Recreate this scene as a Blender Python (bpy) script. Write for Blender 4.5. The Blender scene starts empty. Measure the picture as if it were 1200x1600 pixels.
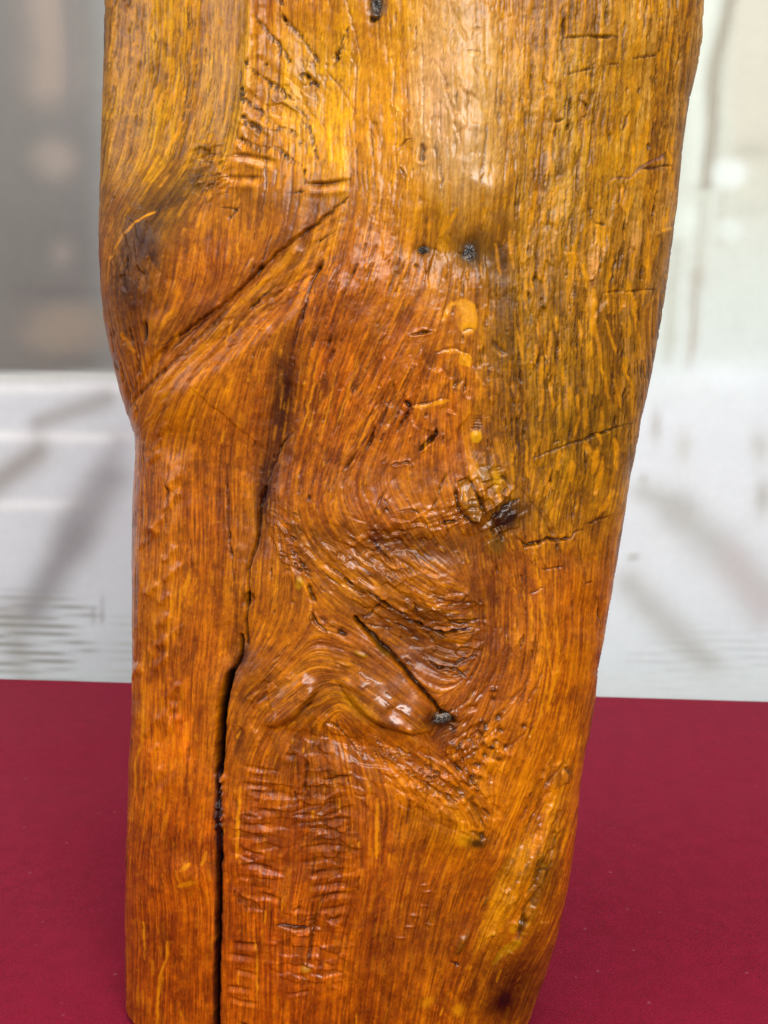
import bpy, math, random
import numpy as np
from mathutils import Matrix, Vector, Euler

random.seed(7)
rng = np.random.default_rng(11)
scene = bpy.context.scene
C = scene.collection

# ------------------------------------------------------------------ camera
W, H, FPX = 1200.0, 1600.0, 1715.0           # photograph size and focal length in its pixels
TABLE_Z = 0.75
CAM_DIST = 0.55
PITCH, ROLL = math.radians(10.0), math.radians(1.7)
CAM_LOC = Vector((0.0, -CAM_DIST, TABLE_Z + 0.3708))
Rm = Euler((math.radians(90) - PITCH, 0, 0)).to_matrix() @ Matrix.Rotation(ROLL, 3, 'Z')
cam_d = bpy.data.cameras.new("camera")
cam = bpy.data.objects.new("camera", cam_d)
C.objects.link(cam)
cam.matrix_world = Matrix.Translation(CAM_LOC) @ Rm.to_4x4()
cam_d.sensor_fit = 'VERTICAL'
cam_d.sensor_height = 24.0
cam_d.lens = 24.0 * FPX / H
cam_d.clip_start, cam_d.clip_end = 0.02, 60
cam_d.dof.use_dof = True
cam_d.dof.focus_distance = 0.49
cam_d.dof.aperture_fstop = 15.0
scene.camera = cam
Rn = np.array(Rm)
CL = np.array(CAM_LOC)
PX = CAM_DIST / FPX                            # metres per photograph pixel at the carving


def project(P):
    q = (P - CL) @ Rn
    d = -q[..., 2]
    return W / 2 + FPX * q[..., 0] / d, H / 2 - FPX * q[..., 1] / d


def ray_to_y(u, v, y):
    d = np.array([(u - W / 2) / FPX, (H / 2 - v) / FPX, -1.0]) @ Rn.T
    t = (y - CL[1]) / d[1]
    return CL + d * t


# ------------------------------------------------------------------ light
scene.view_settings.view_transform = 'Standard'
scene.view_settings.look = 'None'
scene.view_settings.exposure = 0.0
scene.view_settings.gamma = 1.0
scene.render.filter_size = 1.05
world = bpy.data.worlds.new("World")
scene.world = world
world.use_nodes = True
bg = world.node_tree.nodes["Background"]
bg.inputs[0].default_value = (0.92, 0.96, 1.0, 1)
bg.inputs[1].default_value = 0.29


def lamp(name, loc, target, sx, sy, power, col):
    d = bpy.data.lights.new(name, 'AREA')
    d.shape = 'RECTANGLE'
    d.size, d.size_y, d.energy, d.color = sx, sy, power, col
    o = bpy.data.objects.new(name, d)
    C.objects.link(o)
    o.location = loc
    o.rotation_euler = (Vector(target) - Vector(loc)).to_track_quat('-Z', 'Y').to_euler()
    return o


lamp("front_lamp", (0.45, -1.75, 1.85), (0, 0, 0.98), 1.1, 0.7, 52, (1.0, 0.975, 0.94))
lamp("ceiling_lamp", (-0.1, -0.4, 2.75), (0, 0.15, 0.9), 1.2, 0.8, 22, (1.0, 0.97, 0.93))
lamp("left_sheen_light", (-2.1, -0.7, 1.65), (0, 0, 1.0), 1.3, 1.3, 20, (0.97, 0.97, 1.0))  # unseen source, added to give the left faces a sheen
lamp("banner_fill_light", (0.1, -0.35, 3.4), (0.0, 0.75, 0.8), 1.8, 0.6, 26, (1.0, 0.99, 0.97))  # unseen fill, added to brighten the banner

# ------------------------------------------------------------------ raster toolkit (fields over the carving's face)
RS = 0.8
PADT, PADB = 560, 160
GW, GH = int(W * RS), int((H + PADT + PADB) * RS)
yy, xx = np.mgrid[0:GH, 0:GW].astype(np.float32)
X = xx / RS
Y = yy / RS - PADT


def vnoise(sx, sy, seed, shape=(GH, GW)):
    r = np.random.default_rng(seed)
    h, w = shape
    ny, nx = int(h / sy) + 3, int(w / sx) + 3
    g = r.random((ny, nx)).astype(np.float32)
    fy = np.arange(h) / sy
    fx = np.arange(w) / sx
    iy, ix = fy.astype(int), fx.astype(int)
    ty, tx = (fy - iy).astype(np.float32), (fx - ix).astype(np.float32)
    ty = ty * ty * (3 - 2 * ty)
    tx = tx * tx * (3 - 2 * tx)
    rows = g[iy] * (1 - ty)[:, None] + g[iy + 1] * ty[:, None]
    return rows[:, ix] * (1 - tx) + rows[:, ix + 1] * tx


def fbm(s, seed, octs=4, gain=0.5, asp=1.0):
    out, a, tot = 0, 1.0, 0.0
    for k in range(octs):
        out = out + a * vnoise(max(s / 2 ** k, 1.3), max(s * asp / 2 ** k, 1.3), seed + 17 * k)
        tot += a
        a *= gain
    return out / tot - 0.5


def gblur(a, s):
    k = np.fft.rfft2(a)
    fy = np.fft.fftfreq(a.shape[0])[:, None]
    fx = np.fft.rfftfreq(a.shape[1])[None]
    k *= np.exp(-2 * (np.pi * s) ** 2 * (fy ** 2 + fx ** 2))
    return np.fft.irfft2(k, s=a.shape).astype(np.float32)


def norm01(a, lo=2, hi=98):
    l, h = np.percentile(a[::5, ::5], (lo, hi))
    return np.clip((a - l) / (h - l + 1e-9), 0, 1)


def sstep(a, b, x):
    t = np.clip((x - a) / (b - a), 0, 1)
    return t * t * (3 - 2 * t)


# a small warp so that nothing drawn below has a ruler-clean outline
XW = X + 7 * fbm(50, 101, 3) + 5 * fbm(9, 102, 3)
YW = Y + 7 * fbm(50, 103, 3) + 5 * fbm(9, 104, 3)
JIT = vnoise(7, 7, 105)
JIT2 = vnoise(16, 16, 106)


def win(x0, y0, x1, y1):
    a = max(0, int((y0 + PADT) * RS))
    b = min(GH, int((y1 + PADT) * RS) + 1)
    c = max(0, int(x0 * RS))
    d = min(GW, int(x1 * RS) + 1)
    return (slice(a, max(b, a + 1)), slice(c, max(d, c + 1)))


def blob(cx, cy, rx, ry, rot=0.0):
    r = 2.6 * max(rx, ry)
    s = win(cx - r, cy - r, cx + r, cy + r)
    a = math.radians(rot)
    dx, dy = XW[s] - cx, YW[s] - cy
    p = dx * math.cos(a) + dy * math.sin(a)
    q = -dx * math.sin(a) + dy * math.cos(a)
    return s, np.exp(-((p / rx) ** 2 + (q / ry) ** 2))


def polydist(pts, reach, wf=1.0):
    """distance, signed side and arc position of each pixel to a polyline"""
    xs = [p[0] for p in pts]
    ys = [p[1] for p in pts]
    s = win(min(xs) - reach, min(ys) - reach, max(xs) + reach, max(ys) + reach)
    gx, gy = X[s] + wf * (XW[s] - X[s]), Y[s] + wf * (YW[s] - Y[s])
    best = np.full(gx.shape, 1e9, np.float32)
    side = np.zeros_like(best)
    tt = np.zeros_like(best)
    seg = [math.dist(pts[i], pts[i + 1]) for i in range(len(pts) - 1)]
    tot, acc = sum(seg) + 1e-6, 0.0
    for i in range(len(pts) - 1):
        (x0, y0), (x1, y1) = pts[i], pts[i + 1]
        dx, dy = x1 - x0, y1 - y0
        L2 = dx * dx + dy * dy + 1e-9
        t = np.clip(((gx - x0) * dx + (gy - y0) * dy) / L2, 0, 1)
        d = np.hypot(gx - x0 - t * dx, gy - y0 - t * dy)
        m = d < best
        best = np.where(m, d, best)
        side = np.where(m, np.sign(dx * (gy - y0) - dy * (gx - x0)), side)
        tt = np.where(m, (acc + t * seg[i]) / tot, tt)
        acc += seg[i]
    return s, best, side, tt


def polymask(pts, soft):
    """soft mask of a polygon, and the window it lives in"""
    s, d, sd, t = polydist(list(pts) + [pts[0]], soft * 2 + 4, .6)
    gx, gy = X[s] + .6 * (XW[s] - X[s]), Y[s] + .6 * (YW[s] - Y[s])
    inside = np.zeros(gx.shape, bool)
    n = len(pts)
    for i in range(n):
        (x0, y0), (x1, y1) = pts[i], pts[(i + 1) % n]
        if y0 == y1:
            continue
        c = ((y0 > gy) != (y1 > gy)) & (gx < (x1 - x0) * (gy - y0) / (y1 - y0) + x0)
        inside ^= c
    return s, sstep(-soft, soft, np.where(inside, d, -d))


def lin(c):
    c = np.array(c, np.float32) / 255.0
    return np.where(c <= 0.04045, c / 12.92, ((c + 0.055) / 1.055) ** 2.4).astype(np.float32)


# ------------------------------------------------------------------ grain direction (x, y, dx, dy, reach)
FLOW = [
    (200, 60, -.03, 1, 90), (300, 80, -.08, 1, 90), (215, 220, -.12, 1, 70), (300, 220, -.35, 1, 70), (250, 300, -.6, 1, 50),
    (190, 380, -.15, 1, 45), (240, 400, -.25, 1, 50), (200, 500, .15, 1, 40), (215, 590, .3, 1, 35), (310, 400, 0, 1, 55),
    (380, 340, -.05, 1, 60), (300, 480, -.45, 1, 45), (440, 420, -1, .95, 40), (400, 470, -1, .9, 40), (330, 545, -1, .9, 45),
    (255, 620, -.8, 1, 40), (310, 640, -.4, 1, 50), (380, 590, -.25, 1, 50), (500, 360, -.3, 1, 45), (500, 470, -.25, 1, 50),
    (560, 430, -.3, 1, 55), (600, 520, -.5, 1, 60), (540, 600, -.33, 1, 60), (480, 640, -.2, 1, 50), (600, 640, -.5, 1, 50),
    (550, 720, -.45, 1, 50), (470, 740, -.25, 1, 50), (440, 600, -.1, 1, 40), (650, 420, -.25, 1, 50), (640, 560, -.6, 1, 40),
    (700, 590, -.05, 1, 45), (690, 680, -.05, 1, 50), (730, 640, .05, 1, 40), (760, 720, .25, 1, 40), (740, 790, .3, 1, 30),
    (260, 760, -.03, 1, 80), (330, 800, -.02, 1, 70), (270, 950, -.04, 1, 80), (330, 1000, -.12, 1, 60), (270, 1150, -.03, 1, 80),
    (270, 1300, -.15, 1, 60), (290, 1370, .2, 1, 40), (270, 1480, -.02, 1, 80), (400, 850, -.12, 1, 40), (420, 930, -.06, 1, 50),
    (470, 820, .35, 1, 45), (560, 810, .5, 1, 50), (620, 820, .55, 1, 50), (520, 880, 1, .8, 45), (600, 900, 1, .75, 60),
    (600, 970, 1, .75, 60), (660, 930, 1, .5, 50), (640, 1030, 1, .9, 50), (700, 960, 1, -.1, 35), (700, 1040, 1, .1, 35),
    (440, 1000, -.6, 1, 45), (420, 1060, -.9, .7, 45), (480, 1100, 1, -.8, 45), (590, 1100, 1, .7, 50), (520, 1030, 1, .2, 40),
    (770, 900, .1, 1, 40), (820, 870, .2, 1, 45), (790, 980, 0, 1, 40), (840, 980, .02, 1, 50), (760, 1060, -.45, 1, 45),
    (820, 1080, -.25, 1, 50), (880, 1000, -.12, 1, 60), (720, 1130, -.6, 1, 40), (800, 1180, -.35, 1, 50), (860, 1130, -.25, 1, 60),
    (400, 1160, -.5, 1, 40), (380, 1280, -.03, 1, 60), (440, 1260, -.12, 1, 50), (520, 1190, .25, 1, 50), (510, 1290, -.05, 1, 60),
    (580, 1230, .25, 1, 30), (590, 1330, -.02, 1, 50), (650, 1210, 1, .65, 45), (710, 1240, .9, .9, 40), (620, 1290, -.15, 1, 45),
    (670, 1310, -.45, 1, 45), (720, 1370, -.4, 1, 50), (640, 1420, -.2, 1, 60), (520, 1420, -.3, 1, 50), (480, 1500, -.1, 1, 60),
    (590, 1520, -.12, 1, 80), (400, 1480, .02, 1, 60), (700, 1500, -.3, 1, 60), (780, 1420, -.45, 1, 50), (850, 1280, -.4, 1, 45),
    (830, 1480, -.4, 1, 50), (780, 1560, -.45, 1, 60), (870, 1380, -.28, 1, 40),
    (430, 120, -.02, 1, 90), (530, 100, -.02, 1, 90), (520, 240, .05, 1, 60), (610, 150, .05, 1, 80), (600, 300, -.1, 1, 60),
    (700, 120, .12, 1, 70), (700, 260, .02, 1, 70), (760, 150, -.1, 1, 60), (780, 260, -.25, 1, 40), (680, 350, .05, 1, 50),
    (860, 120, -.06, 1, 120), (980, 150, -.08, 1, 120), (1060, 150, -.12, 1, 80), (830, 350, -.05, 1, 90), (930, 350, -.1, 1, 90),
    (1010, 400, -.15, 1, 80), (820, 500, .03, 1, 80), (920, 520, .0, 1, 80), (980, 560, .02, 1, 60), (850, 640, .03, 1, 60),
    (930, 680, -.08, 1, 60), (960, 640, -.15, 1, 50), (860, 760, -.25, 1, 45), (920, 780, -.35, 1, 45), (960, 750, -.2, 1, 40),
    (900, 880, -.1, 1, 60), (600, -300, 0, 1, 400), (600, 1750, -.08, 1, 200),
]
c2 = np.zeros((GH, GW), np.float32)
s2 = np.zeros((GH, GW), np.float32)
wt = np.full((GH, GW), 0.02, np.float32)
c2 += 0.02 * -1.0
for (fx, fy, dx, dy, rr) in FLOW:
    a = math.atan2(dy, dx) * 2
    rr *= 1.15
    s = win(fx - 3 * rr, fy - 3 * rr, fx + 3 * rr, fy + 3 * rr)
    w = np.exp(-((X[s] - fx) ** 2 + (Y[s] - fy) ** 2) / (rr * rr)) * (60.0 / rr) ** .7
    c2[s] += w * math.cos(a)
    s2[s] += w * math.sin(a)
    wt[s] += w
ang = 0.5 * np.arctan2(s2, c2)
ang = np.where(ang < 0, ang + math.pi, ang)
calm_r = 1 - .75 * sstep(760, 840, X) * (1 - sstep(560, 760, Y))
ang = ang + calm_r * (0.13 * fbm(70, 201, 3) + 0.07 * fbm(16, 202, 2))
FX, FY = np.cos(ang).astype(np.float32), np.sin(ang).astype(np.float32)


def lic(src, n, step=1.0):
    """smear src along the grain: fibres that follow every bend of FLOW"""
    acc = src.copy()
    for sgn in (1, -1):
        px, py = xx.copy(), yy.copy()
        for _ in range(n):
            ix = np.clip(px + .5, 0, GW - 1).astype(np.int32)
            iy = np.clip(py + .5, 0, GH - 1).astype(np.int32)
            k = iy * GW + ix
            px += sgn * step * FX.ravel()[k]
            py += sgn * step * FY.ravel()[k]
            ix = np.clip(px + .5, 0, GW - 1).astype(np.int32)
            iy = np.clip(py + .5, 0, GH - 1).astype(np.int32)
            acc += src.ravel()[iy * GW + ix]
    return acc / (2 * n + 1)


def zs_(a):
    b = a[::5, ::5]
    return np.clip((a - b.mean()) / b.std(), -2.6, 2.6).astype(np.float32)


n1 = rng.random((GH, GW)).astype(np.float32)
fine = zs_(lic(n1, 20)) / 4                                         # hair-fine fibre
n2 = gblur(rng.random((GH, GW)).astype(np.float32), .75)
thread = zs_(lic(n2, 46))                                          # long threads
n3 = gblur(rng.random((GH, GW)).astype(np.float32), 2.0)
mid = zs_(lic(n3, 44, 1.6)) / 4                                     # fibre bundles
n4 = gblur(rng.random((GH, GW)).astype(np.float32), 5)
wide = zs_(lic(n4, 40, 3.0)) / 4                                    # growth bands
dline = sstep(1.0, 2.1, -thread)
lline = sstep(1.15, 2.3, thread)
sp = (rng.random((GH, GW)) < 0.010).astype(np.float32)
pore = np.clip(lic(sp, 8) * 17 * 1.1, 0, 1)                        # open oak pores: short dark dashes
sp = gblur((rng.random((GH, GW)) < 0.0016).astype(np.float32), 1.1) * 8
ray = np.clip(lic(sp, 9) * 19 * .55, 0, 1)                         # pale rays
del n1, n2, n3, n4, sp

# ------------------------------------------------------------------ colour of the wood
ALB = np.empty((GH, GW, 3), np.float32)
ALB[:] = lin((162, 90, 22))


def tint(cx, cy, rx, ry, col, a=1.0, rot=0):
    s, g = blob(cx, cy, rx, ry, rot)
    g = np.clip(g * 1.25, 0, 1) * a
    ALB[s] = ALB[s] * (1 - g[..., None]) + lin(col) * g[..., None]


def ink(pts, w, col, a=1.0, taper=True, soft=.6):
    s, d, sd, t = polydist(pts, w * 3 + 6)
    ww = w * (.35 + .65 * np.sqrt(np.clip(np.sin(np.pi * np.clip(t, .02, .98)), 0, 1))) if taper else w
    g = (1 - sstep(ww * soft * .5, ww * .5 + 1.0, d)) * a
    g = g * np.clip(.35 + .95 * JIT[s], 0, 1)
    ALB[s] = ALB[s] * (1 - g[..., None]) + lin(col) * g[..., None]


def polytint(pts, col, a=1.0, soft=3, gain=.5):
    s, m = polymask(pts, soft)
    m = (np.clip(m * (1 - gain * .5 + gain * .35 * thread[s] * .5), 0, 1) * a)[..., None]
    ALB[s] = ALB[s] * (1 - m) + lin(col) * m


# zones: differences of stain, with some sheen and shade of the forms painted in
right = sstep(720, 850, X + .10 * (Y - 400)) * (1 - sstep(600, 960, Y + 60 * fbm(90, 380, 3)))
ALB += right[..., None] * (lin((158, 108, 54)) - ALB)
ex_ = np.interp(Y, [-200, -120, 0, 70, 125, 180, 235, 300, 420], [394, 392, 389, 385, 379, 372, 362, 335, 300]).astype(np.float32)
upleft = (1 - sstep(-7, 5, XW * .5 + X * .5 - ex_)) * (1 - sstep(250, 400, Y + .5 * (X - 200)))
ALB += upleft[..., None] * (lin((162, 108, 62)) - ALB)
low = sstep(1080, 1350, Y) * (1 - sstep(420, 860, X))
ALB += (low * .8)[..., None] * (lin((160, 76, 12)) - ALB)
top = (1 - sstep(-200, 60, Y))
ALB += (top * .6)[..., None] * (lin((172, 118, 46)) - ALB)
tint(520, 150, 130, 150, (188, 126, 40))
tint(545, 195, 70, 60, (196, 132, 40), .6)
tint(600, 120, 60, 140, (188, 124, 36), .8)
tint(720, 150, 72, 200, (204, 164, 120), 1.0)  # sheen of the column, painted into the colour
tint(890, 180, 110, 200, (164, 116, 46), .6)
tint(320, 60, 45, 120, (166, 112, 62), .4)
tint(235, 395, 52, 100, (98, 62, 28), .8, 10)
tint(270, 340, 40, 40, (92, 62, 32), .7)
tint(290, 290, 36, 26, (96, 64, 32), .7, -30)
tint(330, 440, 60, 70, (158, 84, 16), .8)
tint(430, 345, 120, 45, (152, 88, 20), .8)
tint(480, 310, 90, 22, (140, 84, 20), .5)
polytint([(550, 304), (522, 360), (502, 402), (470, 432), (432, 462), (412, 488), (394, 490), (398, 448), (440, 402), (480, 368), (520, 332)], (176, 112, 76), .85, 4, .9)  # pinkish sheen of the V-cut facet, painted
polytint([(398, 436), (412, 486), (352, 530), (300, 566), (236, 640), (216, 664), (240, 618), (300, 540), (350, 490)], (172, 108, 66), .55, 8, 1.0)  # the same painted sheen, weaker down the band
tint(520, 560, 120, 150, (164, 88, 16), .6)
tint(440, 630, 20, 100, (84, 42, 10), .8, 4)  # shade in the groove beside the crack, painted
tint(412, 770, 16, 70, (76, 36, 6), .8, 6)  # painted shade carried on down the groove
tint(610, 600, 60, 120, (178, 100, 20), .5)
tint(690, 600, 60, 110, (176, 98, 20), .6)
tint(820, 440, 60, 130, (126, 82, 30), .55, 0)
tint(775, 420, 22, 70, (104, 66, 26), .6, -8)
tint(800, 560, 50, 60, (128, 86, 34), .5)
tint(790, 640, 40, 60, (140, 80, 22), .6)
tint(910, 690, 80, 80, (128, 84, 32), .7)
tint(880, 560, 90, 60, (138, 92, 36), .6)
tint(850, 800, 70, 45, (160, 104, 30), .7)
tint(580, 770, 90, 50, (152, 86, 16), .5)
tint(640, 850, 100, 26, (116, 62, 12), .65, 5)
tint(560, 900, 110, 60, (164, 98, 22), .7, 20)
tint(650, 990, 90, 60, (138, 76, 12), .75, 30)
tint(470, 870, 45, 60, (164, 96, 20), .5)
tint(750, 960, 40, 70, (128, 66, 12), .55)
tint(800, 1000, 26, 110, (142, 72, 12), .6, 5)
tint(860, 1100, 60, 150, (186, 108, 20), .75, 10)
tint(800, 1220, 50, 70, (190, 112, 22), .7, 15)
tint(400, 1070, 50, 36, (132, 70, 24), .7, -30)
tint(480, 1095, 50, 26, (138, 76, 34), .8, -35)
tint(600, 1080, 90, 34, (142, 78, 32), .8, 38)
tint(560, 1108, 34, 14, (186, 124, 70), .7, 40)  # painted glint along the right ridge
tint(540, 1130, 40, 22, (164, 92, 16), .6)
tint(470, 1230, 80, 60, (146, 76, 12), .5)
tint(430, 1340, 70, 60, (144, 68, 8), .5)
tint(520, 1310, 45, 80, (146, 80, 20), .5)
tint(640, 1240, 70, 40, (184, 108, 22), .5, 30)
tint(640, 1380, 80, 80, (156, 78, 10), .5)
tint(700, 1290, 60, 40, (182, 112, 28), .6)
tint(730, 1480, 80, 90, (142, 74, 14), .6)
tint(800, 1560, 60, 50, (104, 52, 12), .75, -60)
tint(790, 1400, 22, 90, (176, 106, 48), .7, 22)
tint(850, 1330, 20, 60, (130, 84, 44), .6, 15)
tint(890, 1350, 16, 120, (186, 90, 14), .7, 10)
polytint([(802, 1322), (826, 1306), (818, 1360), (796, 1420), (762, 1476), (736, 1498), (766, 1410)], (186, 124, 82), .75, 4, .9)  # pinkish sheen of the slanting facet, painted
polytint([(832, 1326), (852, 1340), (838, 1400), (816, 1456), (806, 1466), (816, 1400)], (92, 62, 36), .7, 4, .9)
polytint([(868, 1196), (886, 1180), (880, 1240), (852, 1300), (842, 1296), (856, 1240)], (176, 112, 58), .6, 4, .9)
polytint([(762, 1486), (790, 1450), (780, 1500), (744, 1560), (722, 1590), (736, 1530)], (112, 58, 18), .6, 6, .9)
tint(270, 800, 60, 180, (180, 100, 20), .6)
tint(300, 620, 60, 50, (186, 108, 22), .6, -40)
tint(270, 1200, 60, 160, (184, 94, 12), .6)
tint(270, 1340, 60, 40, (152, 74, 10), .5)
tint(330, 1010, 50, 40, (184, 100, 16), .5)
tint(375, 1020, 16, 30, (92, 48, 12), .6)

# streaks and pores follow the grain
reg_r = np.clip(right + upleft + top, 0, 1)
GM = np.ones((GH, GW), np.float32)                                  # how clearly the grain reads
for (gx_, gy_, ax_, ay_, ga, ro_) in ((590, 1085, 130, 60, .92, 35), (450, 1090, 90, 55, .92, -35), (520, 1040, 60, 40, .8, 0), (600, 880, 150, 70, .55, 10), (660, 1000, 90, 50, .5, 30),
                                     (700, 590, 60, 130, .35, 0), (700, 1210, 80, 60, .5, 30), (230, 400, 50, 90, .5, 0), (720, 160, 60, 150, .45, 0)):
    s_, g_ = blob(gx_, gy_, ax_, ay_, ro_)
    GM[s_] *= 1 - ga * g_
GM *= np.clip(.80 + 1.3 * fbm(80, 340, 3), .3, 1.05) * (1 - .25 * sstep(1000, 1250, Y))
mott = fbm(12, 341, 4, .6)
lum = GM * (.075 * thread + .34 * mid + .36 * wide) + .58 * fine + .45 * fbm(60, 301, 4) + (.35 + .7 * (1 - GM)) * mott
ALB *= np.exp(np.clip(lum, -1.1, .7)[..., None] * np.array([.85, 1.12, 1.35], np.float32))
# hue drift between honey and red-brown along the bands
hd = (wide * .5 + fbm(110, 303, 3))[..., None]
ALB *= 1 + hd * np.array([.10, .28, .40], np.float32)
tear = np.clip(.55 + 1.4 * fbm(90, 309, 3), .1, 1)
ALB += (dline * tear * (.35 + .65 * GM) * .42)[..., None] * (ALB * np.array([.42, .33, .25], np.float32) - ALB)
ALB += (lline * GM * np.clip(.22 + 1.3 * fbm(60, 310, 3), 0, .6))[..., None] * (lin((212, 132, 44)) - ALB)
dens = np.clip(.36 + .26 * reg_r + .9 * fbm(80, 304, 3), 0, 1)
ALB += (np.clip(pore * dens * .85, 0, .8))[..., None] * (lin((64, 36, 12)) - ALB)
rayd = np.clip(.30 + .25 * reg_r + 1.1 * fbm(70, 305, 3), 0, .75)
ALB += (ray * rayd * .6)[..., None] * (lin((214, 138, 46)) - ALB)
blot = sstep(.10, .24, fbm(30, 306, 5, .6)) * .40                   # dark blotches in the stain
ALB += blot[..., None] * (ALB * np.array([.50, .42, .34], np.float32) - ALB)
spk = sstep(.22, .34, fbm(5, 307, 2)) * .2
ALB += spk[..., None] * (lin((206, 130, 44)) - ALB)

# ------------------------------------------------------------------ relief of the wood (heights in photograph pixels)
HT = np.zeros((GH, GW), np.float32)


def bump(cx, cy, rx, ry, amp, rot=0):
    s, g = blob(cx, cy, rx, ry, rot)
    HT[s] += amp * g


def groove(pts, w, depth, col=None, a=1.0, taper=True, lip=0.0):
    reach = w * 3 + 8
    s, d, sd, t = polydist(pts, reach, 1.0 if taper else .6)
    tp = sstep(0, .22, t) * sstep(0, .22, 1 - t) * .8 + .2 if taper else 1.0
    tp = tp * (.45 + .75 * JIT[s] * JIT2[s] * 1.6) if taper else tp * (.85 + .3 * JIT2[s])
    ww = np.maximum(w * tp * .5, .8)
    g = np.exp(-(d / ww) ** 2 * .9)
    HT[s] -= depth * g * tp
    if lip:
        HT[s] += lip * np.exp(-((d - ww * 1.6) / (ww * .9)) ** 2)
    if col is not None:
        k = np.clip(g * 1.3 - .2, 0, 1) * a * (.6 + .4 * JIT2[s])
        ALB[s] = ALB[s] * (1 - k[..., None]) + lin(col) * k[..., None]


def cliff(pts, amp, wall, reach, side=1, fade=.3):
    """one flank of the line stands proud by amp, with a wall of the given width, and eases back over reach"""
    s, d, sd, t = polydist(pts, reach * 2.2)
    q = d * sd * side
    tp = sstep(0.0, fade, t) * sstep(0.0, fade, 1 - t)
    HT[s] += amp * tp * sstep(0, wall, q) * np.exp(-(np.maximum(q - wall, 0) / reach) ** 2)


def ripple(p0, p1, w, amp, a=.5, sag=2.0):
    """one stroke of a gouge: steep upper wall, long lower wall"""
    n = 5
    pts = []
    for k_ in range(n + 1):
        f = k_ / n
        pts.append((p0[0] + f * (p1[0] - p0[0]), p0[1] + f * (p1[1] - p0[1]) + sag * math.sin(math.pi * f) + random.gauss(0, .5)))
    s, d, sd, t = polydist(pts, w * 4, .3)
    q = d * sd
    e = sstep(0, .3, t) * sstep(0, .3, 1 - t) * (.45 + .8 * JIT2[s])
    HT[s] += e * amp * (-np.exp(-(q / np.where(q < 0, w * .45, w * 1.1)) ** 2) + .45 * np.exp(-((q - w * 2.0) / (w * .8)) ** 2))
    k_ = e * a * np.exp(-((q + w * .15) / (w * .4)) ** 2)
    k_ = np.clip(k_, 0, 1)
    ALB[s] = ALB[s] * (1 - k_[..., None]) + lin((84, 38, 6)) * k_[..., None]


def tiltface(cx, cy, rx, ry, rot, sx_, sy_):
    """a small cut facet: the surface is planed to a slope inside an ellipse"""
    s, g = blob(cx, cy, rx * 1.2, ry * 1.2, rot)
    m = sstep(.30, .55, g)
    HT[s] += m * (sx_ * (XW[s] - cx) + sy_ * (YW[s] - cy))


def patch(cx, cy, rx, ry, col, a=1.0, rot=0):
    s, g = blob(cx, cy, rx * 1.2, ry * 1.2, rot)
    m = (sstep(.40, .55, g) * a)[..., None]
    ALB[s] = ALB[s] * (1 - m) + lin(col) * m


def plane(pts, gxk, gyk, amp=0.0, soft=4):
    """plane a facet: tilt and lift the surface inside a polygon"""
    s, m = polymask(pts, soft)
    cx = sum(p[0] for p in pts) / len(pts)
    cy = sum(p[1] for p in pts) / len(pts)
    HT[s] += m * (amp + gxk * (X[s] - cx) + gyk * (Y[s] - cy))


DK = (30, 14, 6)
DB = (58, 28, 8)
PU = (74, 50, 50)
# --- broad forms
bump(230, 390, 70, 140, 22, 8)
bump(500, 130, 95, 150, -17, 0)
bump(560, 120, 90, 160, -8, 0)
bx_ = sstep(330, 440, X) * (1 - sstep(770, 850, X))
by_ = sstep(-60, 292, Y) ** 1.3 * (1 - sstep(286, 440, Y))
HT += 13 * bx_ * by_ * (.55 + .45 * sstep(600, 720, X))
bump(725, 130, 55, 220, 15, 0)
bump(757, 300, 34, 22, 4, -20)
bump(700, 385, 70, 34, -8)
bump(640, 520, 90, 150, 6)
bump(440, 620, 26, 130, -16, 3)
bump(405, 800, 26, 120, -12, 6)
bump(365, 1020, 26, 60, -10, 12)
bump(270, 900, 70, 500, 10, 0)
bump(560, 800, 120, 50, 8, 5)
bump(640, 855, 110, 26, -7, 4)
bump(600, 920, 90, 46, 5, 25)
bump(650, 1000, 80, 46, -15, 38)
bump(770, 970, 50, 90, -7, 10)
bump(455, 1095, 52, 30, 4, -36)
bump(590, 1095, 84, 28, 5, 38)
bump(410, 1050, 40, 26, 6, -30)
bump(545, 1165, 70, 26, -10, 10)
bump(460, 1300, 55, 170, -7, 0)
bump(560, 1330, 22, 160, 5, 0)
bump(745, 775, 40, 45, 10, 30)
bump(850, 1060, 50, 160, 8, 12)
bump(690, 1260, 90, 40, 6, 35)
bump(700, 1420, 80, 90, -6, 10)
bump(300, 1365, 30, 24, 6)
bump(285, 600, 60, 40, 6, -40)
# --- the left flank is hewn flat, so it meets the front in an edge
f_ = np.clip((XW * .4 + X * .6 - 172) / (ex_ - 172), 0, 1)
flank = np.where(f_ < 1, np.sin(np.pi * np.clip(f_, 0, 1) ** 1.15) ** .75, 0) * (1 - sstep(230, 400, Y)) * sstep(-420, -200, Y)
HT -= 30 * flank.astype(np.float32)
# --- the corner between left flank and hollow
cliff([(392, -120), (389, 0), (385, 70), (379, 125), (372, 180), (362, 235)], -10, 26, 80, -1)
groove([(391, -60), (388, 0), (384, 70), (378, 125), (371, 180), (361, 235)], 6, -1.2, (214, 160, 98), .75)  # tiny ridge with its light rim painted on
# --- the shoulder overhangs a V-cut; its lower wall is a flat facet
vcut = [(556, 296), (524, 326), (494, 352), (440, 394), (398, 430), (345, 482), (292, 521), (250, 560), (198, 640)]
cliff(vcut, 7, 3, 85, 1)
cliff([(556, 300), (510, 395), (470, 438), (410, 488), (345, 535), (285, 580), (222, 668)], 15, 40, 90, -1)
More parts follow.
